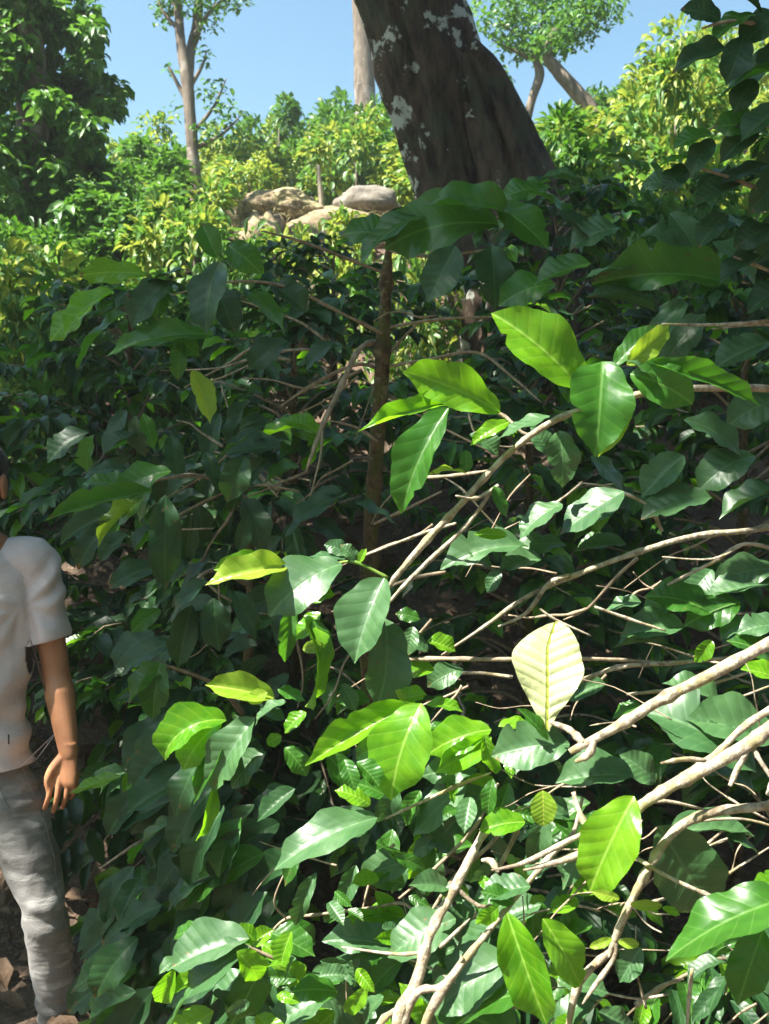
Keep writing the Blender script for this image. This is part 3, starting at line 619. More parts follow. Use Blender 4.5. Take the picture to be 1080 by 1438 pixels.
ld(D, [
 (815, 545, 690, 440, 84, 'Y', 1.5, (.3, .2, 1), 0.0), (880, 512, 940, 455, 36, 'L', 1.5, (.3, .1, 1)), (862, 515, 925, 455, 26, 'G', 1.52),
 (846, 508, 836, 642, 96, 'G', 1.44, (-.1, .55, .9), -0.04, 'h'), (885, 565, 840, 642, 30, 'L', 1.43, FACE), (885, 525, 972, 568, 60, 'G', 1.46, (.2, .2, 1)), (880, 505, 930, 550, 24, 'M', 1.45, UPN), (908, 508, 1068, 570, 34, 'G', 1.45, (0, .3, .9)),
 (702, 580, 565, 523, 52, 'Y', 1.48, (.1, .3, .9)), (645, 565, 503, 606, 36, 'Y', 1.50, (0, .3, .9)), (630, 573, 564, 722, 52, 'G', 1.45, (-.5, .3, .8)), (715, 592, 660, 626, 26, 'Y', 1.5, (0, .4, .8)), (772, 584, 698, 618, 32, 'M', 1.46, UPN),
 (785, 605, 790, 685, 60, 'M', 1.55, (0, .6, .7)), (654, 632, 655, 664, 20, 'G', 1.49, FACE, 0, 'r'), (655, 666, 602, 668, 12, 'L', 1.49, UPN), (693, 682, 712, 728, 22, 'G', 1.49, FACE), (712, 752, 665, 750, 18, 'Y', 1.5, FACE),
 (770, 640, 745, 600, 26, 'M', 1.6), (660, 610, 700, 640, 26, 'M', 1.6), (655, 770, 690, 800, 30, 'M', 1.6),
 (790, 708, 730, 758, 42, 'M', 1.62, (-.1, .8, .5)), (876, 690, 785, 752, 50, 'M', 1.62, (-.1, .7, .6)), (742, 768, 618, 800, 32, 'M', 1.6, UPN), (760, 785, 700, 800, 28, 'M', 1.62), (700, 800, 684, 832, 34, 'M', 1.58, FACE), (795, 765, 718, 772, 24, 'M', 1.64, UPN), (880, 765, 805, 775, 30, 'M', 1.65, UPN),
 (480, 792, 378, 866, 58, 'M', 1.48, (-.3, .75, .6), -0.03), (405, 795, 288, 822, 46, 'L', 1.47, (-.1, .4, .9), -0.02, 'h'), (395, 800, 300, 800, 34, 'Y', 1.5, (.1, .5, .8)), (478, 790, 440, 838, 46, 'M', 1.5), (485, 785, 432, 782, 24, 'M', 1.52, UPN), (500, 790, 478, 765, 20, 'M', 1.5),
 (540, 812, 498, 932, 74, 'M', 1.46, (-.35, .6, .75), -0.03), (540, 868, 528, 995, 52, 'M', 1.48, (.5, .35, .8)), (470, 835, 415, 838, 22, 'Y', 1.51), (505, 790, 515, 770, 12, 'Y', 1.5), (490, 780, 455, 765, 20, 'M', 1.53),
 (425, 865, 428, 992, 34, 'Y', 1.53, (.6, .2, .8), 0, 'c'), (440, 870, 460, 920, 30, 'G', 1.52, FACE), (455, 905, 425, 912, 20, 'L', 1.5, FACE, 0, 'r'), (450, 860, 415, 900, 30, 'Y', 1.53), (412, 850, 400, 930, 28, 'G', 1.56, FACE),
 (385, 980, 288, 962, 36, 'L', 1.48, (0, .5, .8)), (375, 972, 348, 985, 22, 'L', 1.47, FACE, 0, 'r'), (390, 968, 430, 985, 26, 'G', 1.5),
 (318, 1012, 232, 1068, 36, 'Y', 1.5, (-.5, .6, .6), 0, 'c'), (312, 1014, 258, 1082, 32, 'Y', 1.49, (-.6, .5, .6)), (322, 1016, 272, 1130, 28, 'G', 1.5, FACE), (358, 1008, 300, 1112, 50, 'M', 1.47, (-.3, .6, .75)), (402, 985, 358, 1020, 40, 'M', 1.5, (-.2, .9, .3)), (400, 1010, 365, 995, 30, 'M', 1.51), (374, 1056, 326, 1108, 34, 'M', 1.49, (-.3, .7, .6)), (395, 1033, 375, 1045, 20, 'Y', 1.5, FACE, 0, 'r'), (400, 1050, 430, 1090, 26, 'G', 1.55),
 (300, 1100, 275, 1180, 22, 'Y', 1.52, (.5, .4, .8), 0, 'c'), (578, 990, 428, 1076, 40, 'Y', 1.42, (-.1, .55, .8)), (592, 988, 549, 1124, 74, 'Y', 1.38, (-.40, .57, .74), -0.03), (560, 985, 600, 975, 18, 'Y', 1.45), (555, 970, 585, 1000, 18, 'L', 1.45),
 (598, 990, 650, 1000, 16, 'Y', 1.45, UPN), (480, 960, 500, 1000, 22, 'M', 1.5), (520, 985, 470, 985, 18, 'G', 1.55), (600, 915, 560, 895, 40, 'M', 1.62), (580, 880, 572, 920, 40, 'M', 1.6, FACE), (590, 870, 555, 862, 20, 'G', 1.62), (610, 940, 560, 950, 22, 'Y', 1.6), (650, 940, 600, 965, 36, 'M', 1.7), (600, 900, 640, 915, 22, 'Y', 1.63),
 (540, 1010, 510, 1050, 28, 'G', 1.52), (430, 1000, 400, 1030, 22, 'Y', 1.54), (460, 1060, 500, 1110, 36, 'G', 1.56),
 (1000, 862, 905, 838, 36, 'G', 1.6, (0, .7, .5)), (960, 880, 870, 895, 36, 'M', 1.6), (900, 845, 850, 860, 24, 'M', 1.6), (1040, 845, 960, 880, 38, 'G', 1.6), (1080, 820, 990, 840, 34, 'M', 1.62, UPN), (1090, 800, 1000, 820, 30, 'M', 1.64), (940, 905, 860, 910, 26, 'M', 1.6, UPN), (1000, 900, 975, 930, 30, 'Y', 1.58, FACE), (1060, 870, 1010, 900, 30, 'M', 1.6, UPN),
 (960, 830, 900, 870, 36, 'G', 1.62), (1000, 800, 960, 850, 34, 'M', 1.65), (850, 960, 790, 985, 26, 'M', 1.65), (900, 990, 860, 1010, 24, 'G', 1.6),
 (830, 640, 880, 700, 40, 'M', 1.75), (960, 640, 900, 700, 44, 'M', 1.75), (1060, 640, 980, 690, 44, 'M', 1.75, UPN), (1090, 690, 1010, 730, 44, 'M', 1.7, UPN), (1000, 700, 900, 730, 44, 'M', 1.72, UPN), (960, 590, 1040, 640, 40, 'M', 1.75),
 (895, 372, 812, 396, 32, 'M', 1.8, UPN), (1035, 402, 830, 400, 48, 'G', 1.82, (0, .5, .7)), (920, 438, 822, 418, 24, 'M', 1.8, UPN), (960, 420, 900, 500, 36, 'M', 1.8, RN), (990, 440, 930, 520, 34, 'M', 1.85, UPN), (830, 370, 750, 400, 46, 'G', 1.85), (780, 400, 700, 430, 40, 'G', 1.9),
 (900, 330, 960, 360, 50, 'M', 1.9), (940, 300, 980, 360, 46, 'M', 1.9, FACE), (1000, 340, 1060, 400, 60, 'M', 1.85), (1060, 330, 1000, 300, 50, 'M', 1.9), (870, 320, 800, 350, 46, 'M', 1.95), (820, 260, 760, 250, 36, 'M', 1.95, UPN), (900, 240, 850, 220, 34, 'M', 1.95), (960, 260, 900, 260, 40, 'M', 1.9),
 (1080, 480, 1000, 520, 44, 'M', 1.8), (1100, 560, 1020, 600, 50, 'M', 1.8),
])

bare_twigs(B, 14, (780, 960, 1100, 1300), (1.3, 1.5), 304, (2, 4))
bare_twigs(D, 26, (600, 560, 1100, 1000), (1.68, 2.1), 302, (2.5, 6))
bare_twigs(C, 26, (300, 430, 640, 900), (2.2, 2.6), 303, (3, 5))
# G. overhanging shrub, top right corner
G = Plant('coffee_shrub', P(1300, 1560, 1.75), 'tall dark coffee shrub whose shaded leaves hang into the top right corner', seed=5)
hero_branch(G, [(1300, 1560, 34, 1.75), (1280, 900, 32, 1.7), (1230, 300, 26, 1.7), (1190, -100, 18, 1.7), (1150, -300, 12, 1.7)], 'mossy', name='stem')
for b in [[(1215, 150, 14, 1.7), (1120, 60, 9, 1.6), (1040, 30, 7, 1.5), (985, 40, 4, 1.5)], [(1230, 300, 14, 1.7), (1120, 200, 10, 1.6), (1040, 165, 7, 1.55), (985, 190, 4, 1.52)],
          [(1235, 380, 12, 1.7), (1130, 300, 9, 1.6), (1040, 255, 7, 1.55), (960, 230, 4, 1.55)], [(1240, 480, 12, 1.7), (1120, 400, 9, 1.62), (1030, 360, 6, 1.6)], [(1200, 0, 12, 1.7), (1100, -30, 9, 1.6), (1010, -20, 6, 1.55)]]: hero_branch(G, b, 'twig')
ld(G, [
 (1020, 68, 943, 104, 44, 'M', 1.48, (0, .3, .9)), (1012, 28, 955, 14, 38, 'M', 1.5, FACE), (1060, 20, 1000, 60, 46, 'G', 1.5), (1045, 50, 1020, 120, 46, 'M', 1.5, FACE), (1100, 20, 1040, 70, 48, 'M', 1.52), (1030, -10, 1070, 20, 40, 'M', 1.5),
 (1100, 100, 1010, 140, 50, 'G', 1.52), (1060, 110, 1030, 160, 40, 'M', 1.52), (1100, 150, 1040, 200, 50, 'M', 1.5), (1080, 190, 1000, 180, 40, 'G', 1.53), (1060, 180, 1010, 230, 40, 'M', 1.53, FACE), (1000, 188, 945, 210, 34, 'G', 1.52),
 (1000, 195, 970, 250, 34, 'M', 1.53), (1080, 230, 1010, 260, 44, 'M', 1.54), (1100, 250, 1050, 300, 50, 'M', 1.55, FACE), (1040, 260, 975, 290, 44, 'M', 1.55), (980, 225, 925, 235, 30, 'G', 1.56), (970, 232, 930, 270, 30, 'M', 1.57), (1020, 300, 980, 350, 44, 'M', 1.58),
 (1090, 320, 1030, 350, 44, 'M', 1.58), (1070, 360, 1010, 400, 40, 'M', 1.6), (1110, 400, 1050, 440, 50, 'M', 1.6), (1060, -20, 1000, -10, 40, 'M', 1.5),
 (1110, 60, 1060, 100, 50, 'M', 1.55, FACE), (1110, 200, 1060, 250, 50, 'M', 1.6, FACE), (1120, 300, 1060, 370, 60, 'M', 1.65, FACE), (1085, 70, 1050, 130, 44, 'M', 1.62),
])

# hanging leaves left of centre, over the man's shoulder
E = Plant('coffee_shrub', P(330, 1500, 2.55), 'shaded coffee shrub beside the man with big leaves hanging near his shoulder', seed=6)
hero_branch(E, [(330, 1500, 20, 2.75), (330, 1200, 20, 2.7), (350, 900, 18, 2.7), (345, 720, 12, 2.6), (300, 680, 7, 2.4)], 'mossy', name='stem')
for b in [[(345, 700, 10, 2.5), (290, 670, 7, 2.2), (230, 672, 6, 2.0), (180, 690, 5, 1.95), (130, 700, 4, 1.93)], [(348, 820, 10, 2.5), (300, 800, 7, 2.2), (260, 830, 5, 2.05)], [(340, 1000, 10, 2.5), (300, 960, 8, 2.2), (220, 930, 5, 2.1)],
          [(335, 1110, 10, 2.5), (300, 1120, 8, 2.2), (200, 1180, 6, 2.05), (140, 1220, 4, 2.0)]]: hero_branch(E, b, 'twig')
ld(E, [
 (232, 695, 232, 830, 50, 'M', 1.88, (.2, .25, 1), 0, 'h'), (215, 690, 62, 732, 30, 'G', 1.9, (0, .4, .8)), (240, 662, 165, 695, 28, 'G', 1.92), (195, 705, 138, 768, 30, 'L', 1.9, (-.3, .7, .6)), (185, 715, 85, 765, 30, 'M', 1.93), (190, 690, 115, 680, 30, 'G', 1.95), (200, 700, 165, 740, 30, 'Y', 1.92),
 (150, 740, 110, 800, 34, 'M', 2.0), (180, 750, 140, 790, 34, 'M', 2.05), (290, 815, 240, 880, 36, 'M', 1.95), (300, 840, 308, 915, 46, 'M', 1.93, FACE), (270, 850, 250, 940, 44, 'M', 1.98, FACE), (330, 830, 360, 900, 36, 'M', 2.0),
 (235, 935, 180, 990, 40, 'G', 2.0), (225, 930, 215, 1010, 44, 'G', 1.98, FACE), (250, 900, 170, 950, 34, 'M', 2.05), (170, 1090, 95, 1115, 20, 'Y', 2.3),
 (230, 1060, 180, 1100, 34, 'M', 2.05), (205, 1110, 150, 1175, 36, 'M', 2.05), (260, 1040, 240, 1110, 44, 'M', 2.0, FACE),
])
rr = random.Random(21)
for i in range(215):                      # leaves of the dark lower-left curtain, all pointing down-left
    y = rr.uniform(980, 1460); x = rr.uniform(195 - (y - 980) * 0.06, 430)
    if (x > 300 and y < 1100) or (x < 240 and y < 1200): continue
    a = math.radians(rr.uniform(208, 255)); L = rr.uniform(70, 125); d = 1.7 + rr.random() * 0.55
    hero_leaf(E, x, y, x + math.cos(a) * L, y - math.sin(a) * L, L * 0.36, rr.choice('MMMMG'), d, (rr.uniform(-.45, -.05), rr.uniform(.55, .9), rr.uniform(.45, .75)), rr.uniform(-.05, .03))
rr = random.Random(22)
for i in range(60):
    x, y = rr.uniform(120, 420), rr.uniform(560, 980)
    if x < 215 and y > 740: continue
    a = math.radians(rr.uniform(190, 290)); L = rr.uniform(50, 80); d = rr.uniform(2.1, 2.5)
    hero_leaf(E, x, y, x + math.cos(a) * L, y - math.sin(a) * L, L * 0.42, rr.choice('MMMG'), d, (rr.uniform(-.5, .3), rr.uniform(.4, .9), rr.uniform(.2, .8)), rr.uniform(-.05, .05))

# ---------------------------------------------------------------- shaded shrubs behind (sprays on a stem)
def shrub(x, y, top, R_, label, n=34, L=0.118, seed=0, lo=0.15, cls_young=0.08, group=None, lean=(0, 0)):
    z0 = terrain(x, y)
    pl = Plant('coffee_shrub', (x, y, z0), label, seed=seed, group=group)
    r = pl.rnd; H = top - z0
    pl.branch([(x, y, z0 - .05), (x + lean[0] * .3, y + lean[1] * .3, z0 + H * .35), (x + lean[0] * .7, y + lean[1] * .7, z0 + H * .7), (x + lean[0], y + lean[1], z0 + H * .97)], [.022, .018, .013, .006], 'mossy', ns=7, name='stem')
    n = int(n * 1.12)
    for i in range(n):
        h = lo + (1 - lo) * (i + r.random()) / n; a = i * 2.4 + r.uniform(-.3, .3)
        if i % 3 == 0: a = -math.pi / 2 + r.uniform(-1.2, 1.2)      # more on the open side
        f = math.sin(math.pi * min(1, (0.18 + h * 0.78))) ** 0.6
        Ln = R_ * f * r.uniform(0.75, 1.15)
        p = Vector((x + lean[0] * h, y + lean[1] * h, z0 + H * h * .97))
        pl.spray(p, (math.cos(a), math.sin(a), 0.35 + 0.6 * h), max(0.2, Ln), droop=0.35 + 0.25 * (1 - h), L=L, young=cls_young, asobj=i % 2 == 0)
    pl.finish()
shrub(-0.95, 3.75, 2.25, 0.75, 'dark coffee shrub directly behind the man, its top level with his head', 44, seed=31)
shrub(-0.30, 3.3, 2.18, 0.70, 'dense dark coffee shrub between the man and the mossy stem', 46, seed=32)
shrub(-1.75, 3.9, 2.05, 0.7, 'dark coffee shrub at the left edge behind the man', 36, seed=37)
shrub(0.45, 3.1, 1.95, 0.65, 'dark coffee shrub just right of and behind the mossy stem', 44, seed=33)
shrub(1.15, 3.2, 2.35, 0.75, 'dark coffee shrub in deep shade near the right edge', 50, seed=34)
shrub(0.75, 4.3, 2.75, 0.85, 'tall dark coffee shrub in front of the foot of the big trunk', 50, seed=35)
shrub(1.85, 4.0, 3.1, 0.9, 'tallest dark coffee shrub behind the overhanging leaves at upper right', 46, seed=36)
shrub(-0.25, 4.9, 2.62, 0.8, 'coffee shrub uphill behind the dense dark one, below the dirt mounds', 40, seed=38)
shrub(0.95, 2.35, 1.05, 0.55, 'low shaded coffee shrub under the thick pale branches at right', 22, seed=39)
shrub(0.2, 2.45, 0.95, 0.5, 'low shaded coffee shrub at the foot of the mossy stem', 30, seed=40)
shrub(-0.52, 3.1, 1.1, 0.42, 'low dark coffee shrub close beside the man\'s hand', 26, seed=41)

shrub(-0.70, 3.25, 1.5, 0.52, 'dark coffee shrub filling the space beside the man\'s forearm', 46, seed=42)
shrub(-0.5, 2.75, .95, 0.36, 'knee high dark coffee shrub beside the man\'s shin', 26, seed=43)
# ---------------------------------------------------------------- sunlit shrubs on the slope
def bush_mesh(seed, n, cls, L=0.125, dome=True):
    r = random.Random(seed); its = []
    cl = []
    for i in range(26):
        a = r.uniform(0, 6.28); h = r.uniform(0.12, 1.0); f = math.sqrt(max(0.05, 1 - (max(0, h - 0.35) / 0.7) ** 2)) * r.uniform(0.45, 0.95)
        cl.append((Vector((math.cos(a) * f * .8, math.sin(a) * f * .8, h)), r.uniform(0.09, 0.24)))
    for i in range(n):
        c, rad = r.choice(cl)
        d = Vector((r.gauss(0, 1), r.gauss(0, 1), r.gauss(0.3, 1))).normalized()
        b = c + d * rad * r.uniform(0.5, 1.0)
        dr = (Vector((b.x, b.y, 0)) * 0.8 + d * 0.8 + Vector((r.uniform(-.4, .4), r.uniform(-.4, .4), -r.uniform(0, .8)))).normalized()
        LL = L * r.uniform(0.6, 1.2)
        cc = cls[0] if r.random() < 0.62 else cls[1]
        its.append((leaf_matrix(b, b + dr * LL, Vector((r.uniform(-.5, .5), r.uniform(-.5, .5), 1)), LL * r.uniform(.36, .5)), cc, r.randrange(4)))
    return merged_leaves('foliage', its, LOWG, list(dict.fromkeys(cls)))
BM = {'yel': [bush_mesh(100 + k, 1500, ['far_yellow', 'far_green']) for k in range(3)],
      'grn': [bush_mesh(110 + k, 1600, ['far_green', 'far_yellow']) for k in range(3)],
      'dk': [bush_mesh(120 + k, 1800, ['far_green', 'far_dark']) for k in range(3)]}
sv, sq, st_ = tube_geo([Vector((0, 0, -.1)), Vector((0.03, 0, .4)), Vector((0, .02, .85))], [.02, .015, .008], 5)
STEMM = mesh_np('stem', sv, [sq, st_], [M['far_bark']])
def bush(px, top, depth, Rw, kind, label, group=None, k=0, rot=None, base=None):
    X = (px - 540) / F * depth; Y = depth
    z0 = terrain(X, Y) if base is None else base
    zt = P(px, top, depth).z
    H = max(0.5, zt - z0)
    r = random.Random(int(px * 7 + depth * 31))
    root = empty('shrub', (X, Y, z0), label, 'shrub', group)
    root.rotation_euler = (0, 0, r.uniform(0, 6.28) if rot is None else rot)
    s = H / 1.12
    root.scale = (Rw, Rw, s)
    for nm, me in (('foliage', BM[kind][(k + r.randrange(3)) % 3]), ('stem', STEMM)):
        o = bpy.data.objects.new(nm, me); COL.objects.link(o); o.parent = root
        if nm == 'foliage': o['kind'] = 'stuff'
# individually recognisable ones
for a in [
 (45, 318, 6.6, .62, 'dk', 'pale sunlit round shrub at the left edge above the man'), (205, 262, 7.8, .85, 'dk', 'broad glossy shrub at the foot of the thin forked tree'), (120, 285, 8.6, .8, 'dk', 'shaded shrub between the leafy tree and the forked tree'),
 (8, 430, 5.4, .40, 'grn', 'small yellow green shrub at the left edge above the man\'s head'), (455, 308, 7.0, .6, 'yel', 'bright shrub in front of the dirt mounds'), (330, 345, 6.2, .4, 'dk', 'low shrub left of the bare tan bank'),
 (560, 330, 6.0, .5, 'grn', 'small bright shrub left of the big trunk base'), (280, 400, 5.6, .5, 'dk', 'dim shrub behind the left hand coffee leaves'), (140, 430, 5.2, .55, 'dk', 'dim shrub behind the bright single leaf at left'),
 (-20, 540, 5.0, .5, 'grn', 'dappled shrub right behind the man at the left edge'),
 (500, 140, 12.5, .8, 'dk', 'taller dark green shrub beside the distant grey trunk'), (395, 155, 13, .8, 'dk', 'dark topped shrub on the ridge between the forked tree and the grey trunk'),
 (330, 185, 12, .7, 'yel', 'yellow shrub on the ridge just right of the forked tree'), (225, 178, 12.5, .8, 'grn', 'ridge shrub just left of the forked tree'),
 (855, 160, 9.5, .9, 'yel', 'bright yellow green shrub right of the leaning thin trunk'), (960, 45, 12.5, 1.1, 'yel', 'highest yellow shrub on the ridge near the top right corner'),
 (800, 185, 8.4, .8, 'yel', 'yellow shrub directly right of the big trunk'), (930, 195, 8.0, .75, 'grn', 'bright green shrub below the yellow ridge at right'),
 (590, 190, 10, .6, 'yel', 'yellow shrub showing left of the big trunk base'),
]: bush(*a)
def ridge_y(px):
    return float(np.interp(px, [-200, 0, 160, 200, 350, 400, 480, 560, 700, 760, 850, 950, 1080, 1400], [170, 190, 215, 190, 185, 165, 150, 180, 205, 165, 110, 62, 30, 0]))
rr = random.Random(5)
rows = [(5.9, 1.0), (7.0, 1.05), (8.2, 1.1), (9.4, 1.1), (10.6, 1.1), (11.8, 1.15), (13.0, 1.15), (14.2, 1.2)]
for depth, step in rows:
    x = -0.5 * depth - 1.2
    while x < 0.5 * depth + 1.6:
        px = x / depth * F + 540
        zt = terrain(x, depth) + rr.uniform(1.0, 1.55)
        top = px_of((x, depth, zt))[1]
        top = max(top, ridge_y(px) + rr.uniform(0, 45))
        if depth < 9.6 and 290 < px < 620: top = max(top, 325 + rr.uniform(0, 20))
        if depth < 6.5 and 130 < px < 700: top = max(top, 400 + rr.uniform(0, 40))
        if px < 275 and depth < 9.0: top = max(top, 258 + rr.uniform(0, 25))
        if px < 175 and depth < 7.9: top = max(top, 320 + rr.uniform(0, 25))
        if depth < 8.9 and 290 < px < 620 and depth > 7.8: x += step; continue
        if abs(x - 0.45) < 0.9 and abs(depth - 6.5) < 0.8: x += step; continue
        zt = P(px, top, depth).z
        if zt - terrain(x, depth) > 0.45:
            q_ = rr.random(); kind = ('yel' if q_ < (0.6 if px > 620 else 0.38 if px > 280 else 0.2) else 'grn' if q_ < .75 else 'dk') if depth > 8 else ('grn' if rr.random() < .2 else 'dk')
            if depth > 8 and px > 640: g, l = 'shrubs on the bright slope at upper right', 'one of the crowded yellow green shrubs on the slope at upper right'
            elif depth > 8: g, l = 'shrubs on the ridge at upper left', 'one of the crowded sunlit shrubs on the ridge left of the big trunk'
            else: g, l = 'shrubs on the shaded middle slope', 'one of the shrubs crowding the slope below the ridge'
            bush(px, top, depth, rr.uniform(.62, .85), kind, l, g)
        x += step * rr.uniform(0.8, 1.15)

# ---------------------------------------------------------------- mounds, bank and stake
def blob(name, center, rad, mat, label, cat, seed, amp=0.12, sub=4):
    bm = bmesh.new(); bmesh.ops.create_icosphere(bm, subdivisions=sub, radius=1)
    for v in bm.verts:
        n = v.co.normalized()
        k = 1 + amp * noise.noise(n * 1.7 + Vector((seed, 0, 0))) * 2 + amp * .5 * noise.noise(n * 5 + Vector((seed, 3, 0))) + amp * .4 * noise.noise(n * 12 + Vector((seed, 3, 0))) + amp * .3 * noise.noise(n * 30)
        v.co = Vector((n.x * rad[0], n.y * rad[1], n.z * rad[2])) * k
    for f in bm.faces: f.smooth = True
    me = bpy.data.meshes.new(name); bm.to_mesh(me); bm.free(); me.materials.append(mat)
    o = link(name, me); o.location = center
    return tag(o, label, cat)
M['dirt'] = bark_mat('dry_dirt', (0.15, 0.11, 0.07), (0.34, 0.27, 0.17), scale=14, patch=(0.46, 0.38, 0.22), pamt=0.5, ppos=0.55, bd=0.05, stretch=1.0, moss=(0.20, 0.20, 0.08), rough=0.95)
M['stone'] = bark_mat('stone', (0.15, 0.13, 0.11), (0.27, 0.24, 0.20), scale=12, patch=(0.12, 0.11, 0.08), pamt=0.5, ppos=0.58, bd=0.03, stretch=1.0, rough=0.9)
M['straw'] = bark_mat('straw', (0.34, 0.30, 0.13), (0.56, 0.50, 0.26), scale=20, stretch=1.0)
D9 = 9.0
mound = blob('dirt_mound', P(392, 300, D9), (0.40, 0.4, 0.19), M['dirt'], 'shaggy tan dirt mound left of the white stake', 'mound', 2.0, 0.11, 5)
rock = blob('boulder', P(517, 288, D9), (0.29, 0.3, 0.16), M['stone'], 'smooth pale boulder just right of the white stake', 'boulder', 5.0, 0.10)
bank = blob('soil_bank', P(372, 372, D9 - .3), (0.26, 0.5, 0.45), M['dirt'], 'bare tan soil bank below the shaggy dirt mound', 'bank', 9.0, 0.2)
blob('soil_bank', P(470, 352, D9 + .1), (0.62, 0.6, 0.34), M['dirt'], 'soil shoulder under the boulder and the white stake', 'bank', 12.0, 0.12)
stk = tube('wooden_stake', [P(452, 310, 8.9), P(450, 270, 8.9), P(446, 232, 8.9)], [.026, .024, .018], M['branch'], ns=6)
tag(stk, 'thin whitish wooden stake standing between the mound and the boulder', 'stake')
rr = random.Random(8)
its = []
for i in range(1500):
    px = rr.choice([rr.uniform(320, 450), rr.uniform(325, 390), rr.uniform(450, 575)]); yy = 300 - 26 * math.sin(max(0, min(1, (px - 320) / 130)) * math.pi) + rr.uniform(-4, 30)
    b = P(px, yy, D9 - .38 + rr.uniform(0, .3)); a = rr.uniform(0, 6.28)
    t = b + Vector((math.cos(a) * .7, math.sin(a) * .5, rr.uniform(-.6, .45))) * rr.uniform(.06, .2)
    its.append(([b, b.lerp(t, .5) + Vector((0, 0, .01)), t], [.0026, .002, .0008]))
g = tubes_joined('dry_grass', its, M['straw'], ns=3); tag(g, 'dry straw coloured grass on the mound and boulder', 'grass', None, 'stuff')

# ---------------------------------------------------------------- big leaning trunk
T = empty('big_tree', P(690, 520, 6.5), 'massive dark leaning tree trunk with pale lichen patches and a broken side limb', 'tree')
def ring_mesh(rings, ns, mat, name, parent, amp=0.03, fs=1.6, seed=0, cap=True):
    V = []
    for c, a, b in rings:
        c, a, b = Vector(c), Vector(a), Vector(b)
        for k in range(ns):
            an = 2 * math.pi * k / ns
            q = c + a * math.cos(an) + b * math.sin(an)
            nn = (q - c).normalized(); q += nn * amp * 0.9 * (1 - abs(noise.noise(Vector((an * 5.0, q.z * 1.2, seed)))) * 4)
            q += nn * amp * (noise.noise(Vector((q.x * fs, q.y * fs, q.z * fs * .5)) + Vector((seed, 0, 0))) * 2 + 0.5 * noise.noise(Vector((q.x * fs * 4, q.y * fs * 4, q.z * fs * 1.5))))
            V.append(q)
    n = len(rings)
    Q = [(i * ns + k, i * ns + (k + 1) % ns, (i + 1) * ns + (k + 1) % ns, (i + 1) * ns + k) for i in range(n - 1) for k in range(ns)]
    V += [Vector(rings[0][0]), Vector(rings[-1][0])]
    Tt = []
    for k in range(ns):
        Tt.append((len(V) - 2, (k + 1) % ns, k)); Tt.append((len(V) - 1, (n - 1) * ns + k, (n - 1) * ns + (k + 1) % ns))
    return link(name, mesh_np(name, [tuple(v) for v in V], [np.array(Q), np.array(Tt)], [mat]), parent)
def trunk_rings(edges, d, depthf=0.8, sub=8):
    cs = []
    pts = [(Vector(P((l + r) / 2, y, d))) for l, r, y in edges]; rad = [(r - l) / F * d / 2 for l, r, y in edges]
    pts, rad = smooth_path(pts, rad, sub)
    return [(p, Vector((q, 0, 0)), Vector((0, -q * depthf, 0))) for p, q in zip(pts, rad)]
main_edges = [(655, 830, 560), (628, 800, 430), (602, 716, 310), (588, 700, 260), (566, 688, 190), (540, 676, 120), (520, 662, 60), (497, 640, 0), (462, 608, -90), (420, 560, -220), (370, 505, -380)]
ring_mesh(trunk_rings(main_edges, 6.5, sub=14), 72, M['bark'], 'trunk', T, amp=0.028)
limb_edges = [(660, 850, 520), (672, 825, 400), (680, 796, 310), (672, 772, 250), (656, 742, 180), (640, 718, 130), (628, 698, 96), (622, 672, 66), (620, 650, 40)]
ring_mesh(trunk_rings(limb_edges, 6.36, 0.85, 6), 44, M['bark'], 'side_limb', T, amp=0.035, seed=4)
# high limbs and the crown that shades the shrubs
tp = P(437, -380, 6.5)
limbs = [([tp, tp + Vector((-1.0, -1.2, .8)), tp + Vector((-2.2, -2.4, 1.2))], [.33, .2, .06]), ([tp, tp + Vector((.2, -1.5, 1.2)), tp + Vector((0.4, -3.2, 1.7))], [.3, .18, .05]),
         ([tp, tp + Vector((-1.5, .4, 1.2)), tp + Vector((-3.2, .6, 1.8))], [.25, .15, .05]), ([tp, tp + Vector((.9, -.8, 1.2)), tp + Vector((1.8, -1.6, 1.7))], [.25, .15, .05])]
for p_, r_ in limbs: tube('limb', p_, r_, M['bark'], T, ns=10, sub=5)
CROWN = []      # shaded places on the ground plane z = 1 -> crown clumps up the sun's ray
def shade(fx, fy, r, n, z=7.6, fz=1.0):
    t = (z - fz) / SUNV.z
    c = Vector((fx, fy, fz)) + SUNV * t
    CROWN.append((c, r, n))
rr = random.Random(77)
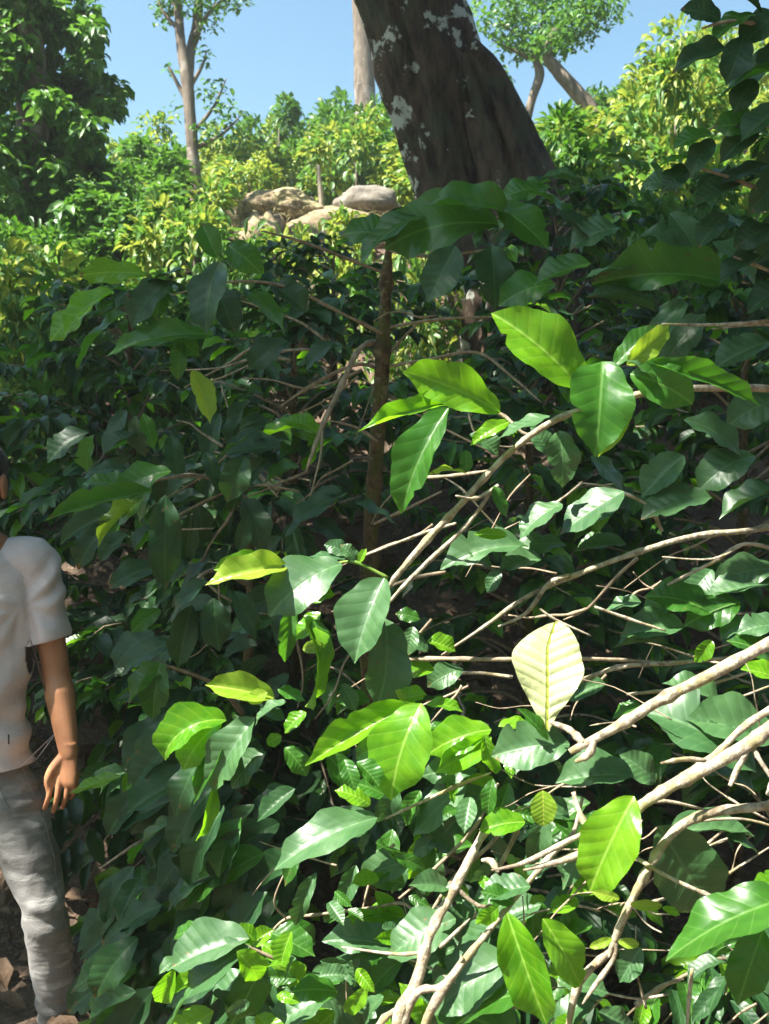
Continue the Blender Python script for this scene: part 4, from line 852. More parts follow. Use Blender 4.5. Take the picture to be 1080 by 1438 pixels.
for fx, fy, r, n, fz in [(-1.9, 3.7, .8, 420, 1), (-1.0, 3.6, .7, 380, 1), (-0.1, 3.1, .8, 480, 1), (0.7, 3.0, .8, 480, 1), (1.4, 2.9, .8, 480, 1), (2.2, 3.0, .9, 420, 1),
                     (-1.5, 4.5, .9, 420, 1), (-1.3, 5.5, .8, 360, 1.6), (-.5, 5.3, .7, 300, 1.6), (-1.5, 4.9, .7, 300, 2.2), (-0.5, 4.2, .8, 420, 1), (0.5, 4.1, .9, 480, 1), (1.5, 4.1, .9, 480, 1), (2.5, 4.2, .9, 420, 1), (3.4, 4.2, .9, 400, 1), (0.6, 5.1, .8, 360, 1), (1.5, 5.3, .9, 480, 1), (2.5, 5.4, .9, 460, 1), (3.5, 5.4, .9, 400, 1),
                     (-0.62, 2.0, .26, 80, 1), (-0.42, 2.15, .26, 80, 1), (-0.8, 2.15, .26, 80, 1), (-0.9, 1.95, .22, 60, 1), (-0.1, 2.35, .3, 90, 1), (0.3, 2.4, .33, 110, 1), (0.75, 2.35, .33, 110, 1), (1.15, 2.15, .38, 140, 1), (1.25, 1.8, .35, 130, 1), (1.6, 2.2, .5, 170, 1), (1.55, 1.6, .35, 110, 1),
                     (-1.35, 2.65, .42, 26, 1), (-0.95, 2.8, .32, 24, 1), (-1.7, 2.6, .4, 40, 1), (-0.55, 1.75, .2, 60, 1), (-.6, 2.35, .3, 110, 1),
                     (.7, 6.5, .75, 330, 3.5), (.25, 6.4, .65, 260, 4.6), (1.0, 6.4, .7, 300, 2.6), (-.1, 6.3, .5, 160, 5.4)]:
    shade(fx, fy, r, n, rr.uniform(7.2, 8.2), fz)
its = []
for c, r, n in CROWN:
    for i in range(n):
        d = Vector((rr.gauss(0, 1), rr.gauss(0, 1), rr.gauss(0, .6)))
        d = d.normalized() * r * rr.random() ** 0.45
        b = c + Vector((d.x, d.y, d.z * .6)); a = rr.uniform(0, 6.28); L = rr.uniform(.10, .2)
        t = b + Vector((math.cos(a), math.sin(a), rr.uniform(-.6, .1))) * L
        its.append((leaf_matrix(b, t, Vector((rr.uniform(-.4, .4), rr.uniform(-.4, .4), 1)), L * .5), 'far_dark', rr.randrange(4)))
o = link('crown', merged_leaves('crown', its, LOWG, ['far_dark']), T); o['kind'] = 'stuff'
# added out-of-view tree crowns that block sky light, with a gap towards the sun
for nm, (tx, ty), (a0, a1), lab, sd_ in (('sky_block_tree', (-3.4, -4.5), (150, 262), 'added unseen tree behind the photographer to the west, blocking sky light', 61), ('sky_block_tree', (4.6, -3.0), (262, 375), 'added unseen tree behind the photographer to the east, blocking sky light', 62), ('sky_block_tree', (6.2, 1.5), (15, 105), 'added unseen tree off to the right of the photographer, blocking sky light', 63)):
    tt = empty(nm, (tx, ty, 0), lab, 'tree'); r_ = random.Random(sd_)
    tube('trunk', [(tx, ty, -.1), (tx + .1, ty, 2.5), (tx, ty + .2, 5), (tx * .8, ty * .8, 7.5)], [.22, .18, .15, .06], M['far_bark'], tt, ns=10)
    its = []
    for i in range(5200):
        az = R(r_.uniform(a0, a1)); el = math.asin(r_.uniform(.10 if sd_ < 63 else (.30 if az < R(35) else .66), .98)); rad_ = r_.uniform(5.2, 6.6) * (1 + .25 * noise.noise(Vector((az * 3, el * 3, sd_))))
        if Vector((math.cos(az) * math.cos(el), math.sin(az) * math.cos(el), math.sin(el))).angle(SUNV) < 0.62: continue
        b = Vector((math.cos(az) * math.cos(el) * rad_, math.sin(az) * math.cos(el) * rad_, .8 + math.sin(el) * rad_ * 1.15)); a = r_.uniform(0, 6.28); L_ = r_.uniform(.25, .45)
        its.append((leaf_matrix(b, b + Vector((math.cos(a), math.sin(a), r_.uniform(-1, .2))).normalized() * L_, Vector((r_.uniform(-1, 1), r_.uniform(-1, 1), 1)), L_ * .55), 'far_dark', r_.randrange(4)))
    o = link('crown', merged_leaves('crown', its, LOWG, ['far_dark']), tt); o['kind'] = 'stuff'  # crown of the added unseen tree, blocks sky light
# ---------------------------------------------------------------- background trees
def foliage(name, clumps, cls, L, parent, seed, per=1.0, droop=.5, wr=.42):
    r = random.Random(seed); its = []
    for (x, y, d, rx, rz, n) in clumps:
        c = P(x, y, d); rx = rx / F * d; rz = rz / F * d
        for i in range(int(n * per)):
            v = Vector((r.gauss(0, 1), r.gauss(0, 1), r.gauss(0, 1))).normalized() * r.random() ** 0.4
            b = c + Vector((v.x * rx, v.y * rx, v.z * rz))
            a = r.uniform(0, 6.28); dr = Vector((math.cos(a), math.sin(a), r.uniform(-2 * droop, .5 - droop * .5))).normalized()
            LL = L * r.uniform(.6, 1.2)
            its.append((leaf_matrix(b, b + dr * LL, Vector((r.uniform(-.6, .6), r.uniform(-.8, .4), .9)), LL * wr), cls[0] if r.random() < .6 else cls[1], r.randrange(4)))
    o = link(name, merged_leaves(name, its, LOWG, list(dict.fromkeys(cls))), parent); o['kind'] = 'stuff'
    return o
# left leafy tree
t1 = empty('leafy_tree', (P(45, 600, 8.0).x, 8.0, terrain(P(45, 600, 8.0).x, 8.0)), 'large leafy tree with dark hanging foliage filling the upper left corner', 'tree')
b0 = t1.location
tube('trunk', [b0 - Vector((0, 0, .1)), b0 + Vector((.05, 0, 1.5)), b0 + Vector((-.05, 0, 3.2)), b0 + Vector((0, 0, 5))], [.14, .12, .09, .04], M['far_bark'], t1, ns=10)
for a, h in ((0.3, 2.0), (2.2, 2.4), (4.0, 1.8), (1.2, 3.0), (3.2, 3.2), (5.3, 2.9)):
    p = b0 + Vector((0, 0, h)); tube('limb', [p, p + Vector((math.cos(a) * .5, math.sin(a) * .4, .4)), p + Vector((math.cos(a) * .9, math.sin(a) * .8, .9))], [.05, .035, .012], M['far_bark'], t1, ns=6)
rr = random.Random(404)
cl_ = []
for i in range(125):
    y = rr.uniform(-80, 325); half = 150 - abs(y - 140) * .18 + 14 * math.sin(y * .06)
    x = rr.uniform(-60, half); e = max(0.35, 1 - max(0, x - 60) / 160)
    cl_.append((x, y, 8 + rr.uniform(-.5, .6), rr.uniform(12, 34) * (.6 + .4 * e), rr.uniform(12, 26), int(rr.uniform(25, 62) * (.7 + .6 * e))))
foliage('crown', cl_ + [(40, 150, 8.5, 80, 130, 620), (30, 60, 7.75, 40, 90, 190), (20, 230, 7.7, 40, 70, 170)], ['far_green', 'far_dark'], 0.125, t1, 51, per=1.45, droop=.75)
# thin forked tree
t2 = empty('forked_tree', (P(275, 300, 11).x, 11, terrain(P(275, 300, 11).x, 11)), 'slender pale tree with a forked trunk and sparse leaves against the sky', 'tree')
tube('trunk', [t2.location - Vector((0, 0, .1)), P(276, 290, 11), P(272, 230, 11), P(266, 150, 11), P(262, 105, 11), P(254, 60, 11), P(250, 0, 11), P(246, -80, 11)], [.085, .07, .066, .064, .072, .054, .045, .034], M['far_bark'], t2, ns=9)
tube('limb', [P(264, 115, 11), P(268, 70, 11.1), P(276, 40, 11.1), P(280, 0, 11.1), P(292, -60, 11.1)], [.055, .055, .06, .05, .03], M['far_bark'], t2, ns=7)
for e in [[(250, 40), (228, 15), (218, -20)], [(252, 20), (240, 0), (225, -10)], [(272, 50), (300, 10), (330, -10)], [(268, 190), (300, 150), (318, 110)], [(268, 120), (285, 90), (290, 70)], [(266, 150), (240, 100), (236, 92)], [(270, 210), (310, 190), (340, 160)]]:
    tube('limb', [P(a, b, 11) for a, b in e], [.03, .018, .006], M['far_bark'], t2, ns=5)
foliage('crown', [(300, 8, 11, 38, 22, 150), (245, 8, 11, 34, 16, 110), (330, -5, 11, 26, 20, 80), (225, 20, 11, 14, 22, 40), (290, 40, 11, 16, 14, 30), (290, 80, 11, 14, 16, 24), (300, 130, 11, 24, 26, 60), (238, 100, 11, 8, 8, 10),
                  (320, 165, 11, 26, 30, 90), (245, 150, 11, 14, 20, 16), (290, 190, 11, 26, 20, 70), (260, -60, 11, 90, 50, 400), (340, 195, 11, 20, 16, 50)], ['far_dark', 'far_green'], 0.09, t2, 52)
# distant grey trunk
t3 = empty('grey_tree', (P(512, 200, 15).x, 15, terrain(P(512, 200, 15).x, 15)), 'distant straight grey trunk standing on the ridge behind the big leaning trunk', 'tree')
tube('trunk', [t3.location - Vector((0, 0, .1)), P(514, 180, 15), P(511, 100, 15), P(508, 30, 15), P(500, -80, 15), P(490, -200, 15)], [.22, .175, .155, .14, .13, .1], M['far_bark'], t3, ns=10)
foliage('crown', [(480, -200, 15, 120, 60, 300), (420, -160, 15, 60, 30, 100)], ['far_green', 'far_yellow'], 0.14, t3, 53)
# umbrella crowned tree right of the trunk
t4 = empty('umbrella_tree', (P(745, 200, 12).x, 12, terrain(P(745, 200, 12).x, 12)), 'small tree with a flat spreading crown just right of the big trunk', 'tree')
tube('trunk', [t4.location - Vector((0, 0, .1)), P(740, 180, 12), P(747, 140, 12), P(758, 105, 12), P(752, 78, 12), P(760, 40, 12)], [.06, .055, .05, .06, .045, .03], M['far_bark'], t4, ns=8)
for e in [[(756, 95), (740, 60), (700, 30)], [(755, 90), (775, 50), (810, 20)], [(757, 85), (760, 40), (765, 0)], [(752, 85), (720, 70), (690, 55)]]:
    tube('limb', [P(a, b, 12) for a, b in e], [.03, .02, .008], M['far_bark'], t4, ns=5)
foliage('crown', [(770, 20, 12, 75, 30, 420), (700, 12, 12, 55, 24, 220), (830, 10, 12, 50, 18, 180), (760, 66, 12, 48, 20, 260), (805, 50, 12, 42, 18, 170), (715, 55, 12, 36, 22, 130), (850, 20, 12, 34, 18, 110), (770, 25, 12, 90, 34, 420), (660, 40, 12, 30, 30, 80), (700, 120, 12, 26, 28, 70), (690, 165, 12, 26, 30, 80), (760, -30, 12, 120, 30, 300)], ['far_green', 'far_dark'], 0.10, t4, 54)
t5 = empty('leaning_tree', (P(850, 200, 11).x, 11, terrain(P(850, 200, 11).x, 11)), 'thin bare tan trunk leaning left in front of the yellow slope', 'tree')
tube('trunk', [t5.location - Vector((0, 0, .1)), P(835, 165, 11), P(808, 128, 11), P(782, 98, 11), P(768, 75, 11), P(780, 40, 11)], [.09, .085, .08, .072, .06, .03], M['far_bark'], t5, ns=8)
foliage('crown', [(772, 62, 11, 36, 22, 190), (790, 30, 11.2, 40, 20, 120)], ['far_green', 'far_dark'], 0.10, t5, 55)

# ---------------------------------------------------------------- sunlit air over the hillside
hv = [(x, y, z) for z in (-8, 16) for y in (-960, 960) for x in (-960, 960)]
hm, hnt = new_mat('haze'); HN = NT(hnt)
pv = HN.n('ShaderNodeVolumePrincipled'); pv.inputs['Color'].default_value = (.95, .97, .92, 1); pv.inputs['Density'].default_value = 0.0028; pv.inputs['Anisotropy'].default_value = 0.2
ho = HN.n('ShaderNodeOutputMaterial'); HN.l(pv.outputs[0], ho.inputs['Volume'])
hz = link('haze', mesh_np('haze', hv, np.array([(0, 2, 3, 1), (4, 5, 7, 6), (0, 1, 5, 4), (2, 6, 7, 3), (0, 4, 6, 2), (1, 3, 7, 5)]), [hm], smooth=False))
tag(hz, 'thin sunlit haze in the air above the slope', None, None, 'stuff')
# ---------------------------------------------------------------- the man
#PERSON_BEGIN
SHX = -13
MC = P(-32 + SHX, 900, 2.72); MX, MY = MC.x, MC.y
man = empty('person', (MX, MY, terrain(MX, MY)), 'man cut off by the left edge in a light grey t-shirt and faded grey jeans', 'person')
GZ = terrain(MX, MY)
def Q(px, py, dy=0.0):
    p = P(px + SHX * (1 if py < 1000 else .6), py, 2.72 + dy); return p
def loft_bm(bm, rings, ns=24):
    """rings of (centre, semi axis a, semi axis b); closed with fans"""
    vs = []
    for c, a, b in rings:
        vs.append([bm.verts.new(Vector(c) + Vector(a) * math.cos(2 * math.pi * k / ns) + Vector(b) * math.sin(2 * math.pi * k / ns)) for k in range(ns)])
    for i in range(len(vs) - 1):
        for k in range(ns): bm.faces.new((vs[i][k], vs[i][(k + 1) % ns], vs[i + 1][(k + 1) % ns], vs[i + 1][k]))
    bm.faces.new(list(reversed(vs[0]))); bm.faces.new(vs[-1])
def limb_bm(bm, pts, rad, ns=16, flat=1.0, ax=None):
    pts = [Vector(p) for p in pts]
    pts, rad = smooth_path(pts, rad, 5)
    n = len(pts); rings = []
    # rounded ends
    t0 = (pts[0] - pts[1]).normalized(); t1 = (pts[-1] - pts[-2]).normalized()
    P2 = [pts[0] + t0 * rad[0] * .8, pts[0] + t0 * rad[0] * .5] + pts + [pts[-1] + t1 * rad[-1] * .5, pts[-1] + t1 * rad[-1] * .8]
    R2 = [rad[0] * .5, rad[0] * .85] + list(rad) + [rad[-1] * .85, rad[-1] * .5]
    for i, p in enumerate(P2):
        t = (P2[min(i + 1, len(P2) - 1)] - P2[max(i - 1, 0)]).normalized()
        ref = Vector(ax) if ax else Vector((0, 1, 0))
        a = (ref - t * ref.dot(t)).normalized(); b = t.cross(a)
        rings.append((p, a * R2[i] * flat, b * R2[i]))
    loft_bm(bm, rings, ns)
def ell_bm(bm, c, r, rot=None):
    m = Matrix.Translation(c) @ (rot or Matrix()) @ Matrix.Diagonal((*r, 1))
    bmesh.ops.create_uvsphere(bm, u_segments=24, v_segments=16, radius=1, matrix=m)
def remeshed(bm, voxel, smooth=4, disp=None):
    bmesh.ops.recalc_face_normals(bm, faces=bm.faces[:])
    me = bpy.data.meshes.new('tmp'); bm.to_mesh(me); bm.free()
    o = bpy.data.objects.new('tmp', me); COL.objects.link(o)
    md = o.modifiers.new('r', 'REMESH'); md.mode = 'VOXEL'; md.voxel_size = voxel; md.use_smooth_shade = True
    if smooth:
        ms = o.modifiers.new('s', 'SMOOTH'); ms.iterations = smooth; ms.factor = 0.5
    dg = bpy.context.evaluated_depsgraph_get()
    out = bpy.data.meshes.new_from_object(o.evaluated_get(dg))
    bpy.data.objects.remove(o); bpy.data.meshes.remove(me)
    b2 = bmesh.new(); b2.from_mesh(out); bpy.data.meshes.remove(out)
    b2.normal_update()
    if disp:
        nv = [(v, v.co + v.normal * disp(v.co, v.normal)) for v in b2.verts]
        for v, c in nv: v.co = c
    for f in b2.faces: f.smooth = True
    return b2
def to_obj(b2, name, mats, parent):
    me = bpy.data.meshes.new(name); b2.to_mesh(me); b2.free()
    for m in mats: me.materials.append(m)
    return link(name, me, parent)
def mir(p): p = Vector(p); return Vector((2 * MX - p.x, p.y, p.z))
zc = lambda py: P(0, py, 2.72).z
# ---- skeleton
Ls, Le, Lw = Q(66, 790, .02), Q(93, 948, .03), Q(105, 1058, -.02)
Rs, Re, Rw = mir(Ls), mir(Le) + Vector((-.03, .02, .02)), mir(Lw) + Vector((-.03, -.03, .02))
def hand_bm(bm, wrist, s):
    """s=+1 his left hand as seen in the photo; fingers hang down, back of hand outwards/forwards"""
    def H(dx, dy, dz): return wrist + Vector((dx * s, dy, dz))
    # palm
    loft_bm(bm, [(H(-.001, 0, .03), (.024, 0, 0), (0, .020, 0)), (H(-.003, 0, 0), (.026, -.004, 0), (.003, .018, 0)), (H(-.008, -.003, -.022), (.033, -.008, 0), (.005, .017, 0)),
                 (H(-.011, -.006, -.05), (.038, -.012, 0), (.005, .016, 0)), (H(-.012, -.009, -.074), (.037, -.013, 0), (.004, .014, 0)), (H(-.012, -.010, -.086), (.033, -.012, 0), (.004, .010, 0))], 20)
    fx = [-.045, -.0225, .000, .021]; ln = [.080, .090, .082, .064]; rr_ = [.0080, .0084, .0079, .0070]
    for i in range(4):
        b = H(fx[i], -.012 - .006 * (i < 2) + .006 * (i == 3), -.074 + .006 * (i == 3)); l = ln[i]
        bend = (.25, .32, .36, .42)[i]
        p1 = b + Vector((-.004 * s, -.006, -.45 * l)); p2 = p1 + Vector((-.010 * s, .004 + .02 * bend, -.30 * l)); p3 = p2 + Vector((-.010 * s, .010 + .02 * bend, -.21 * l))
        limb_bm(bm, [b + Vector((0, .004, .02)), b, p1, p2, p3], [rr_[i], rr_[i] * 1.08, rr_[i] * .98, rr_[i] * .9, rr_[i] * .78], 10)
    limb_bm(bm, [H(-.018, -.006, -.012), H(-.040, -.016, -.038), H(-.052, -.022, -.066), H(-.050, -.022, -.094)], [.016, .0135, .0105, .0082], 10)
    # thenar
    ell_bm(bm, H(-.028, -.008, -.034), (.016, .015, .026))
bm = bmesh.new()
# trunk of the body
def tz(frac): return GZ + 1.63 * frac
tor = [(.45, .10, .09), (.50, .155, .105), (.54, .158, .108), (.60, .135, .098), (.66, .138, .10), (.72, .155, .108), (.77, .160, .108), (.80, .150, .095), (.825, .105, .075), (.84, .062, .06), (.87, .054, .058), (.90, .053, .06)]
loft_bm(bm, [((MX, MY + .01, tz(f)), (a * (.80 if f < .82 else 1), 0, 0), (0, b * (.78 if f < .82 else 1), 0)) for f, a, b in tor])
for s_, e_, w_, sg in ((Ls, Le, Lw, 1), (Rs, Re, Rw, -1)):
    limb_bm(bm, [s_ + Vector((-.05 * sg, 0, .01)), s_, s_.lerp(e_, .4), s_.lerp(e_, .8), e_, e_.lerp(w_, .25), e_.lerp(w_, .6), w_], [.05, .053, .043, .038, .037, .041, .034, .0255], 20, .92)
    hand_bm(bm, w_, sg)
Lh, Lk, La = Q(20, 1120, .02), Q(71, 1275, -.02), Q(90, 1432, .05)
Rh, Rk, Ra = mir(Lh), Vector((MX - .14, MY - .08, zc(1275))), Vector((MX - .17, MY + .02, zc(1432)))
for h_, k_, a_ in ((Lh, Lk, La), (Rh, Rk, Ra)):
    limb_bm(bm, [h_, h_.lerp(k_, .5), k_, k_.lerp(a_, .3), k_.lerp(a_, .7), a_], [.070, .062, .046, .046, .038, .036], 20)
    limb_bm(bm, [a_ + Vector((0, .05, -.05)), a_ + Vector((.01, -.06, -.055)), a_ + Vector((.015, -.15, -.062))], [.035, .036, .026], 14)
# head
HX, HZ = MX + .024, zc(683); HYc = MY - .01
ell_bm(bm, (HX, HYc + .012, HZ + .035), (.076, .094, .088)); ell_bm(bm, (HX, HYc - .012, HZ - .035), (.062, .074, .082)); ell_bm(bm, (HX, HYc - .035, HZ - .085), (.034, .036, .026))
ell_bm(bm, (HX, HYc - .088, HZ + .002), (.012, .014, .026)); ell_bm(bm, (HX, HYc - .098, HZ - .018), (.015, .014, .011))
ell_bm(bm, (HX, HYc - .080, HZ + .034), (.050, .012, .010)); ell_bm(bm, (HX, HYc - .082, HZ - .048), (.024, .010, .006)); ell_bm(bm, (HX, HYc - .080, HZ - .058), (.020, .010, .007))
for sg in (-1, 1):
    ell_bm(bm, (HX + sg * .081, HYc + .008, HZ + .002), (.009, .019, .033)); ell_bm(bm, (HX + sg * .082, HYc + .004, HZ - .024), (.008, .010, .011)); ell_bm(bm, (HX + sg * .034, HYc - .066, HZ - .012), (.022, .018, .016))
def skin():
    m, nt = new_mat('skin'); N = NT(nt); tc = N.n('ShaderNodeTexCoord')
    no = N.n('ShaderNodeTexNoise', ins={'Scale': 9.0, 'Detail': 4.0}); N.l(tc.outputs['Object'], no.inputs['Vector'])
    n2 = N.n('ShaderNodeTexNoise', ins={'Scale': 160.0, 'Detail': 3.0}); N.l(tc.outputs['Object'], n2.inputs['Vector'])
    c = N.mix(N.smooth(no.outputs[0], .35, .65), (.36, .155, .075), (.49, .23, .115))
    bp = N.n('ShaderNodeBump', ins={'Strength': .25, 'Distance': .001}); N.l(n2.outputs[0], bp.inputs['Height'])
    pb = N.n('ShaderNodeBsdfPrincipled', ins={'Roughness': .48, 'Subsurface Weight': .12, 'Subsurface Scale': .01}); N.l(c, pb.inputs['Base Color']); N.l(bp.outputs[0], pb.inputs['Normal'])
    pb.inputs['Subsurface Radius'].default_value = (1, .35, .2)
    out = N.n('ShaderNodeOutputMaterial'); N.l(pb.outputs[0], out.inputs[0]); return m
M['skin'] = skin()
def cloth(name, c0, c1, sc=500, fade=None, bs=.3):
    m, nt = new_mat(name); N = NT(nt); tc = N.n('ShaderNodeTexCoord')
    no = N.n('ShaderNodeTexNoise', ins={'Scale': 5.0, 'Detail': 5.0}); N.l(tc.outputs['Object'], no.inputs['Vector'])
    n2 = N.n('ShaderNodeTexNoise', ins={'Scale': float(sc), 'Detail': 2.0}); N.l(tc.outputs['Object'], n2.inputs['Vector'])
    c = N.mix(N.smooth(no.outputs[0], .35, .65), c0, c1)
    c = N.mix(N.m('MULTIPLY', n2.outputs[0], .25), c, tuple(a * .5 for a in c0))
    if fade:
        n3 = N.n('ShaderNodeTexNoise', ins={'Scale': 7.0, 'Detail': 3.0}); mp = N.n('ShaderNodeMapping'); mp.inputs['Scale'].default_value = (1, 1, 3.5)
        N.l(tc.outputs['Object'], mp.inputs[0]); N.l(mp.outputs[0], n3.inputs['Vector'])
        c = N.mix(N.m('MULTIPLY', N.smooth(n3.outputs[0], .5, .62), .5), c, fade)
    n4 = N.n('ShaderNodeTexNoise', ins={'Scale': 16.0, 'Detail': 6.0, 'Distortion': 1.2}); mp4 = N.n('ShaderNodeMapping'); mp4.inputs['Rotation'].default_value = (0, .6, 0); mp4.inputs['Scale'].default_value = (1, 1, 2.2)
    N.l(tc.outputs['Object'], mp4.inputs[0]); N.l(mp4.outputs[0], n4.inputs['Vector'])
    b0_ = N.n('ShaderNodeBump', ins={'Strength': .4, 'Distance': .010}); N.l(n4.outputs[0], b0_.inputs['Height'])
    bp = N.n('ShaderNodeBump', ins={'Strength': bs, 'Distance': .0015}); N.l(n2.outputs[0], bp.inputs['Height']); N.l(b0_.outputs[0], bp.inputs['Normal'])
    pb = N.n('ShaderNodeBsdfPrincipled', ins={'Roughness': .9, 'Sheen Weight': .2}); N.l(c, pb.inputs['Base Color']); N.l(bp.outputs[0], pb.inputs['Normal'])
    pb.inputs['Specular IOR Level'].default_value = .2
    out = N.n('ShaderNodeOutputMaterial'); N.l(pb.outputs[0], out.inputs[0]); return m
M['shirt'] = cloth('grey_cotton', (.66, .57, .58), (.72, .63, .63))
M['jeans'] = cloth('grey_denim', (.18, .172, .165), (.28, .27, .26), 350, (.44, .43, .41), .5)
M['dark'] = cloth('dark_hair', (.012, .009, .008), (.02, .015, .012), 300, None, 1.0)
M['shoe'] = cloth('shoe_leather', (.05, .045, .04), (.08, .07, .06), 200)
M['sole'] = cloth('shoe_sole', (.4, .38, .35), (.45, .42, .4), 200)
body = to_obj(remeshed(bm, .0031, 3), 'body', [M['skin']], man)
# eyes, brows, hair
for sg in (-1, 1):
    bm = bmesh.new(); ell_bm(bm, (HX + sg * .031, HYc - .078, HZ + .016), (.013, .008, .006))
    for f in bm.faces: f.smooth = True
    to_obj(bm, 'eye', [M['dark']], man)
    bm = bmesh.new(); limb_bm(bm, [(HX + sg * .014, HYc - .092, HZ + .036), (HX + sg * .030, HYc - .092, HZ + .041), (HX + sg * .048, HYc - .083, HZ + .035)], [.003, .004, .002], 6); to_obj(bm, 'eyebrow', [M['dark']], man)
bm = bmesh.new(); ell_bm(bm, (HX, HYc + .022, HZ + .052), (.083, .098, .084)); ell_bm(bm, (HX, HYc + .045, HZ + .01), (.078, .072, .08))
b2 = remeshed(bm, .006, 2, lambda c, n: .004 * noise.noise(c * 60) + .003 * noise.noise(c * 25))
kill = [v for v in b2.verts if v.co.y < HYc - .03 and v.co.z < HZ + .062]
bmesh.ops.delete(b2, geom=kill, context='VERTS'); to_obj(b2, 'hair', [M['dark']], man)
# ---- shirt
hem = zc(1074)
SH = [(hem - .05, .166, .122), (hem, .168, .124), (hem + .05, .160, .120), (hem + .12, .150, .114), (hem + .22, .156, .118), (hem + .30, .168, .122), (hem + .38, .176, .124), (hem + .45, .178, .120), (hem + .51, .168, .105), (hem + .555, .140, .09), (hem + .59, .105, .082), (hem + .62, .080, .078), (hem + .67, .070, .075)]
bm = bmesh.new(); loft_bm(bm, [((MX + .0, MY + .01, z), (a, 0, 0), (0, b, 0)) for z, a, b in SH], 32)
for s_, e_, sg in ((Ls, Le, 1), (Rs, Re, -1)):
    q = s_.lerp(e_, .80)
    limb_bm(bm, [s_ + Vector((-.07 * sg, 0, .012)), s_ + Vector((0, 0, .004)), s_.lerp(e_, .35), s_.lerp(e_, .62), q], [.056, .057, .053, .053, .053], 24)
armpitL, armpitR = Q(52, 850), mir(Q(52, 850))
def shirt_fold(c, n):
    w = 0.0
    h = c.z - hem
    for ap in (armpitL, armpitR):                                     # folds fanning out of the armpit
        d = c - ap; r_ = math.hypot(d.x, d.z)
        an = math.atan2(d.z, d.x); w += .0065 * math.sin(an * 8 + 5.0 * noise.noise(c * 7)) * math.exp(-((r_ - .11) / .07) ** 2) * (1 if n.y < .4 else .4)
    g = math.exp(-((h - .05) / .13) ** 2)
    w += .0075 * math.sin(h * 62 + c.x * 16 + 3.2 * noise.noise(Vector((c.x * 5, c.y * 5, c.z * 7)))) * g
    w += .0095 * math.sin((h * 28 - (c.x - MX) * 38) + 3 * noise.noise(c * 4)) * smoothstep(.05, .2, h) * (1 - smoothstep(.32, .42, h))
    w += .007 * (noise.noise(Vector((c.x * 7, c.y * 7, c.z * 5)))) + .003 * noise.noise(c * 22)
    return w
b2 = remeshed(bm, .0055, 5, shirt_fold)
def cut(b2, co, no, sel):
    vs = [v for v in b2.verts if sel(v.co)]; vset = set(vs)
    es = [e for e in b2.edges if e.verts[0] in vset and e.verts[1] in vset]; fs = [f for f in b2.faces if all(v in vset for v in f.verts)]
    bmesh.ops.bisect_plane(b2, geom=vs + es + fs, plane_co=co, plane_no=no, clear_outer=True)
def xs(ap, sg): return lambda c: (c.x - ap.x) * sg > -.002 and c.z < ap.z + .02 and c.z > hem + .10
for s_, e_, sg in ((Ls, Le, 1), (Rs, Re, -1)):
    d = (e_ - s_).normalized(); q = s_ + (e_ - s_) * .685
    cut(b2, q, (d + Vector((.10 * sg, 0, 0))).normalized(), (lambda c, q=q, sg=sg, d=d: (c - q).length < .11 and abs((c - q).dot(d)) < .09 and (c - q - d * (c - q).dot(d)).length < .082 and (c.x - (MX + sg * .168)) * sg > 0))
cut(b2, Vector((MX, MY, hem)), Vector((0, 0, -1)), lambda c: c.z < hem + .04)
cut(b2, Vector((MX, MY - .05, zc(752))), Vector((0, -.55, 1)).normalized(), lambda c: abs(c.x - MX) < .2 and c.z > hem + .40)
bmesh.ops.solidify(b2, geom=b2.faces[:], thickness=.003)
shirt = to_obj(b2, 'shirt', [M['shirt']], man)
bm = bmesh.new(); markp = Q(37, 1026); bmesh.ops.create_cube(bm, size=1, matrix=Matrix.Translation((markp.x, MY - .098, markp.z)) @ Matrix.Rotation(.5, 4, 'Z') @ Matrix.Diagonal((.004, .003, .026, 1)))
to_obj(bm, 'side_mark', [M['dark']], man)  # small dark upright bar on the shirt above the hem
# ---- jeans
bm = bmesh.new()
loft_bm(bm, [((MX, MY + .01, z), (a, 0, 0), (0, b, 0)) for z, a, b in [(zc(1150), .13, .105), (zc(1130), .158, .115), (zc(1090), .160, .112), (zc(1062), .148, .102), (zc(1040), .138, .094)]], 32)
for h_, k_, a_ in ((Lh, Lk, La), (Rh, Rk, Ra)):
    d = (a_ - k_).normalized()
    limb_bm(bm, [h_, h_.lerp(k_, .4), h_.lerp(k_, .75), k_, k_.lerp(a_, .35), k_.lerp(a_, .75), a_ + d * .02], [.092, .082, .068, .060, .058, .053, .050], 24)
def jean_fold(c, n):
    w = 0.0; py = c.z
    for zz, a, wd, fr in ((zc(1110), .0075, .06, 95), (zc(1275), .0065, .055, 85), (zc(1425), .0085, .05, 100), (zc(1190), .004, .05, 70)):
        w += .65 * a * math.sin((c.z) * fr + c.x * 22 * (1 if c.x > MX else -1) + 3 * noise.noise(Vector((c.x * 8, c.y * 8, c.z * 5)))) * math.exp(-((c.z - zz) / wd) ** 2)
    return w + .008 * noise.noise(c * 9) + .0025 * noise.noise(c * 30)
b2 = remeshed(bm, .0055, 4, jean_fold)
cut(b2, Vector((MX, MY, La.z - .005)), Vector((0, 0, -1)), lambda c: c.z < La.z + .05)
bmesh.ops.solidify(b2, geom=b2.faces[:], thickness=.003)
jeans = to_obj(b2, 'jeans', [M['jeans']], man)
from mathutils.bvhtree import BVHTree
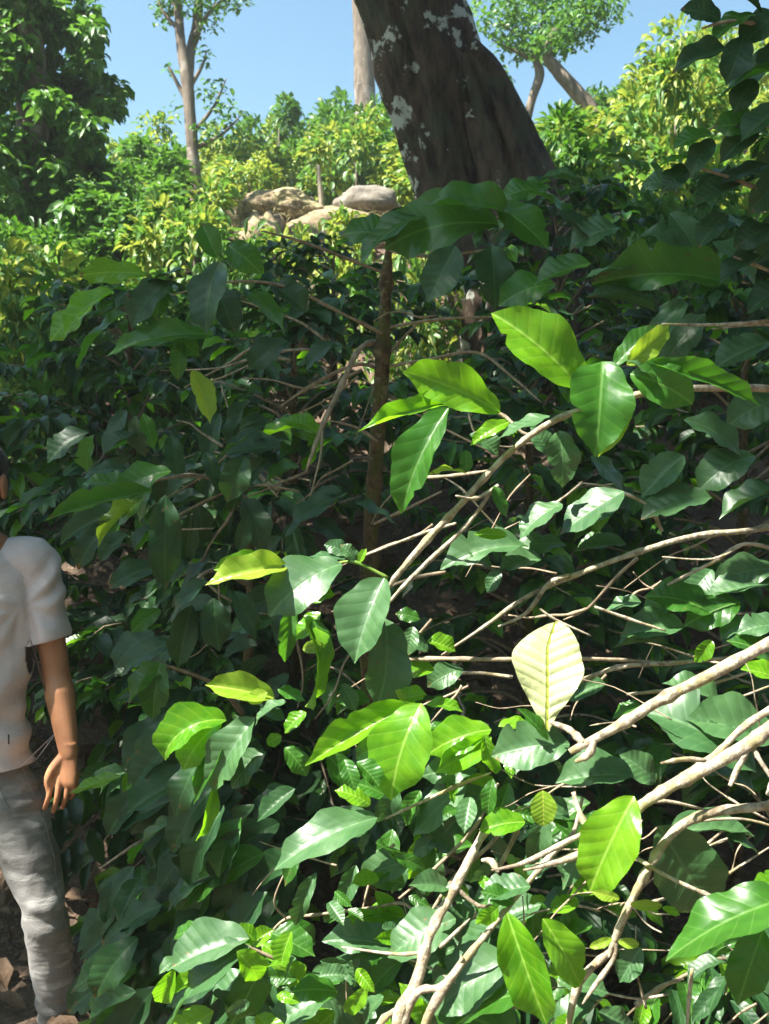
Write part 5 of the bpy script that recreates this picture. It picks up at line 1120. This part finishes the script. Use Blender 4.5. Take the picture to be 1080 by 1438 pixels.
def on_surface(ob, guide, name, rad, mat, push=.0008, keep=None):
    bm_ = bmesh.new(); bm_.from_mesh(ob.data); bv = BVHTree.FromBMesh(bm_); bm_.free()
    pts = []
    for g_ in guide:
        r_ = bv.find_nearest(g_)
        if r_[0] is not None and (keep is None or keep(r_[0])): pts.append(r_[0] + r_[1] * push)
    if len(pts) > 2: tube(name, pts, [rad] * len(pts), M[mat], man, ns=5, sub=1, jit=.02)
M['seam'] = cloth('seam_thread', (.20, .19, .17), (.28, .26, .24), 300)
for h_, k_, a_, sg in ((Lh, Lk, La, 1), (Rh, Rk, Ra, -1)):
    off = Vector((.10 * sg, -.03, 0))
    gl = [Vector((MX + .17 * sg, MY - .03, zc(1070)))] + [h_.lerp(k_, i / 22) + off for i in range(3, 23)] + [k_.lerp(a_, i / 22) + off * .8 for i in range(1, 22)]
    on_surface(jeans, gl, 'seam', .0013, 'seam')
    on_surface(jeans, [Vector((MX + sg * (.075 + .085 * (i / 12) ** .6), MY - .14, zc(1072) - .075 * (i / 12) ** 2.2)) for i in range(13)], 'pocket_edge', .0013, 'seam')
    on_surface(jeans, [a_ + Vector((math.cos(i / 16 * 6.283) * .09, math.sin(i / 16 * 6.283) * .09, .012)) for i in range(17)], 'hem', .0013, 'seam')
on_surface(shirt, [Vector((MX + math.cos(i / 32 * 6.283) * .25, MY + math.sin(i / 32 * 6.283) * .2, hem + .018)) for i in range(33)], 'hem', .0010, 'shirt')
for s_, e_, sg in ((Ls, Le, 1), (Rs, Re, -1)):
    d = (e_ - s_).normalized(); q = s_ + (e_ - s_) * .62; ax_ = d.cross(Vector((0, 1, 0))).normalized(); ay_ = d.cross(ax_)
    continue
    on_surface(shirt, [q + ax_ * math.cos(i / 24 * 6.283) * .08 + ay_ * math.sin(i / 24 * 6.283) * .08 for i in range(7, 32)], 'sleeve_hem', .0010, 'shirt', keep=lambda p, sg=sg: (p.x - (MX + sg * .19)) * sg > 0)
for a_ in (La, Ra):
    bm = bmesh.new()
    limb_bm(bm, [a_ + Vector((0, .045, -.035)), a_ + Vector((.005, 0, -.03)), a_ + Vector((.01, -.07, -.05)), a_ + Vector((.015, -.15, -.06)), a_ + Vector((.017, -.18, -.062))], [.046, .05, .048, .042, .032], 20, .75, (0, 0, 1))
    sh = to_obj(remeshed(bm, .006, 3), 'shoe', [M['shoe']], man)
#PERSON_END
# ---------------------------------------------------------------- finish collected plants
for pl in (A, B, C, D, G, E): pl.finish()
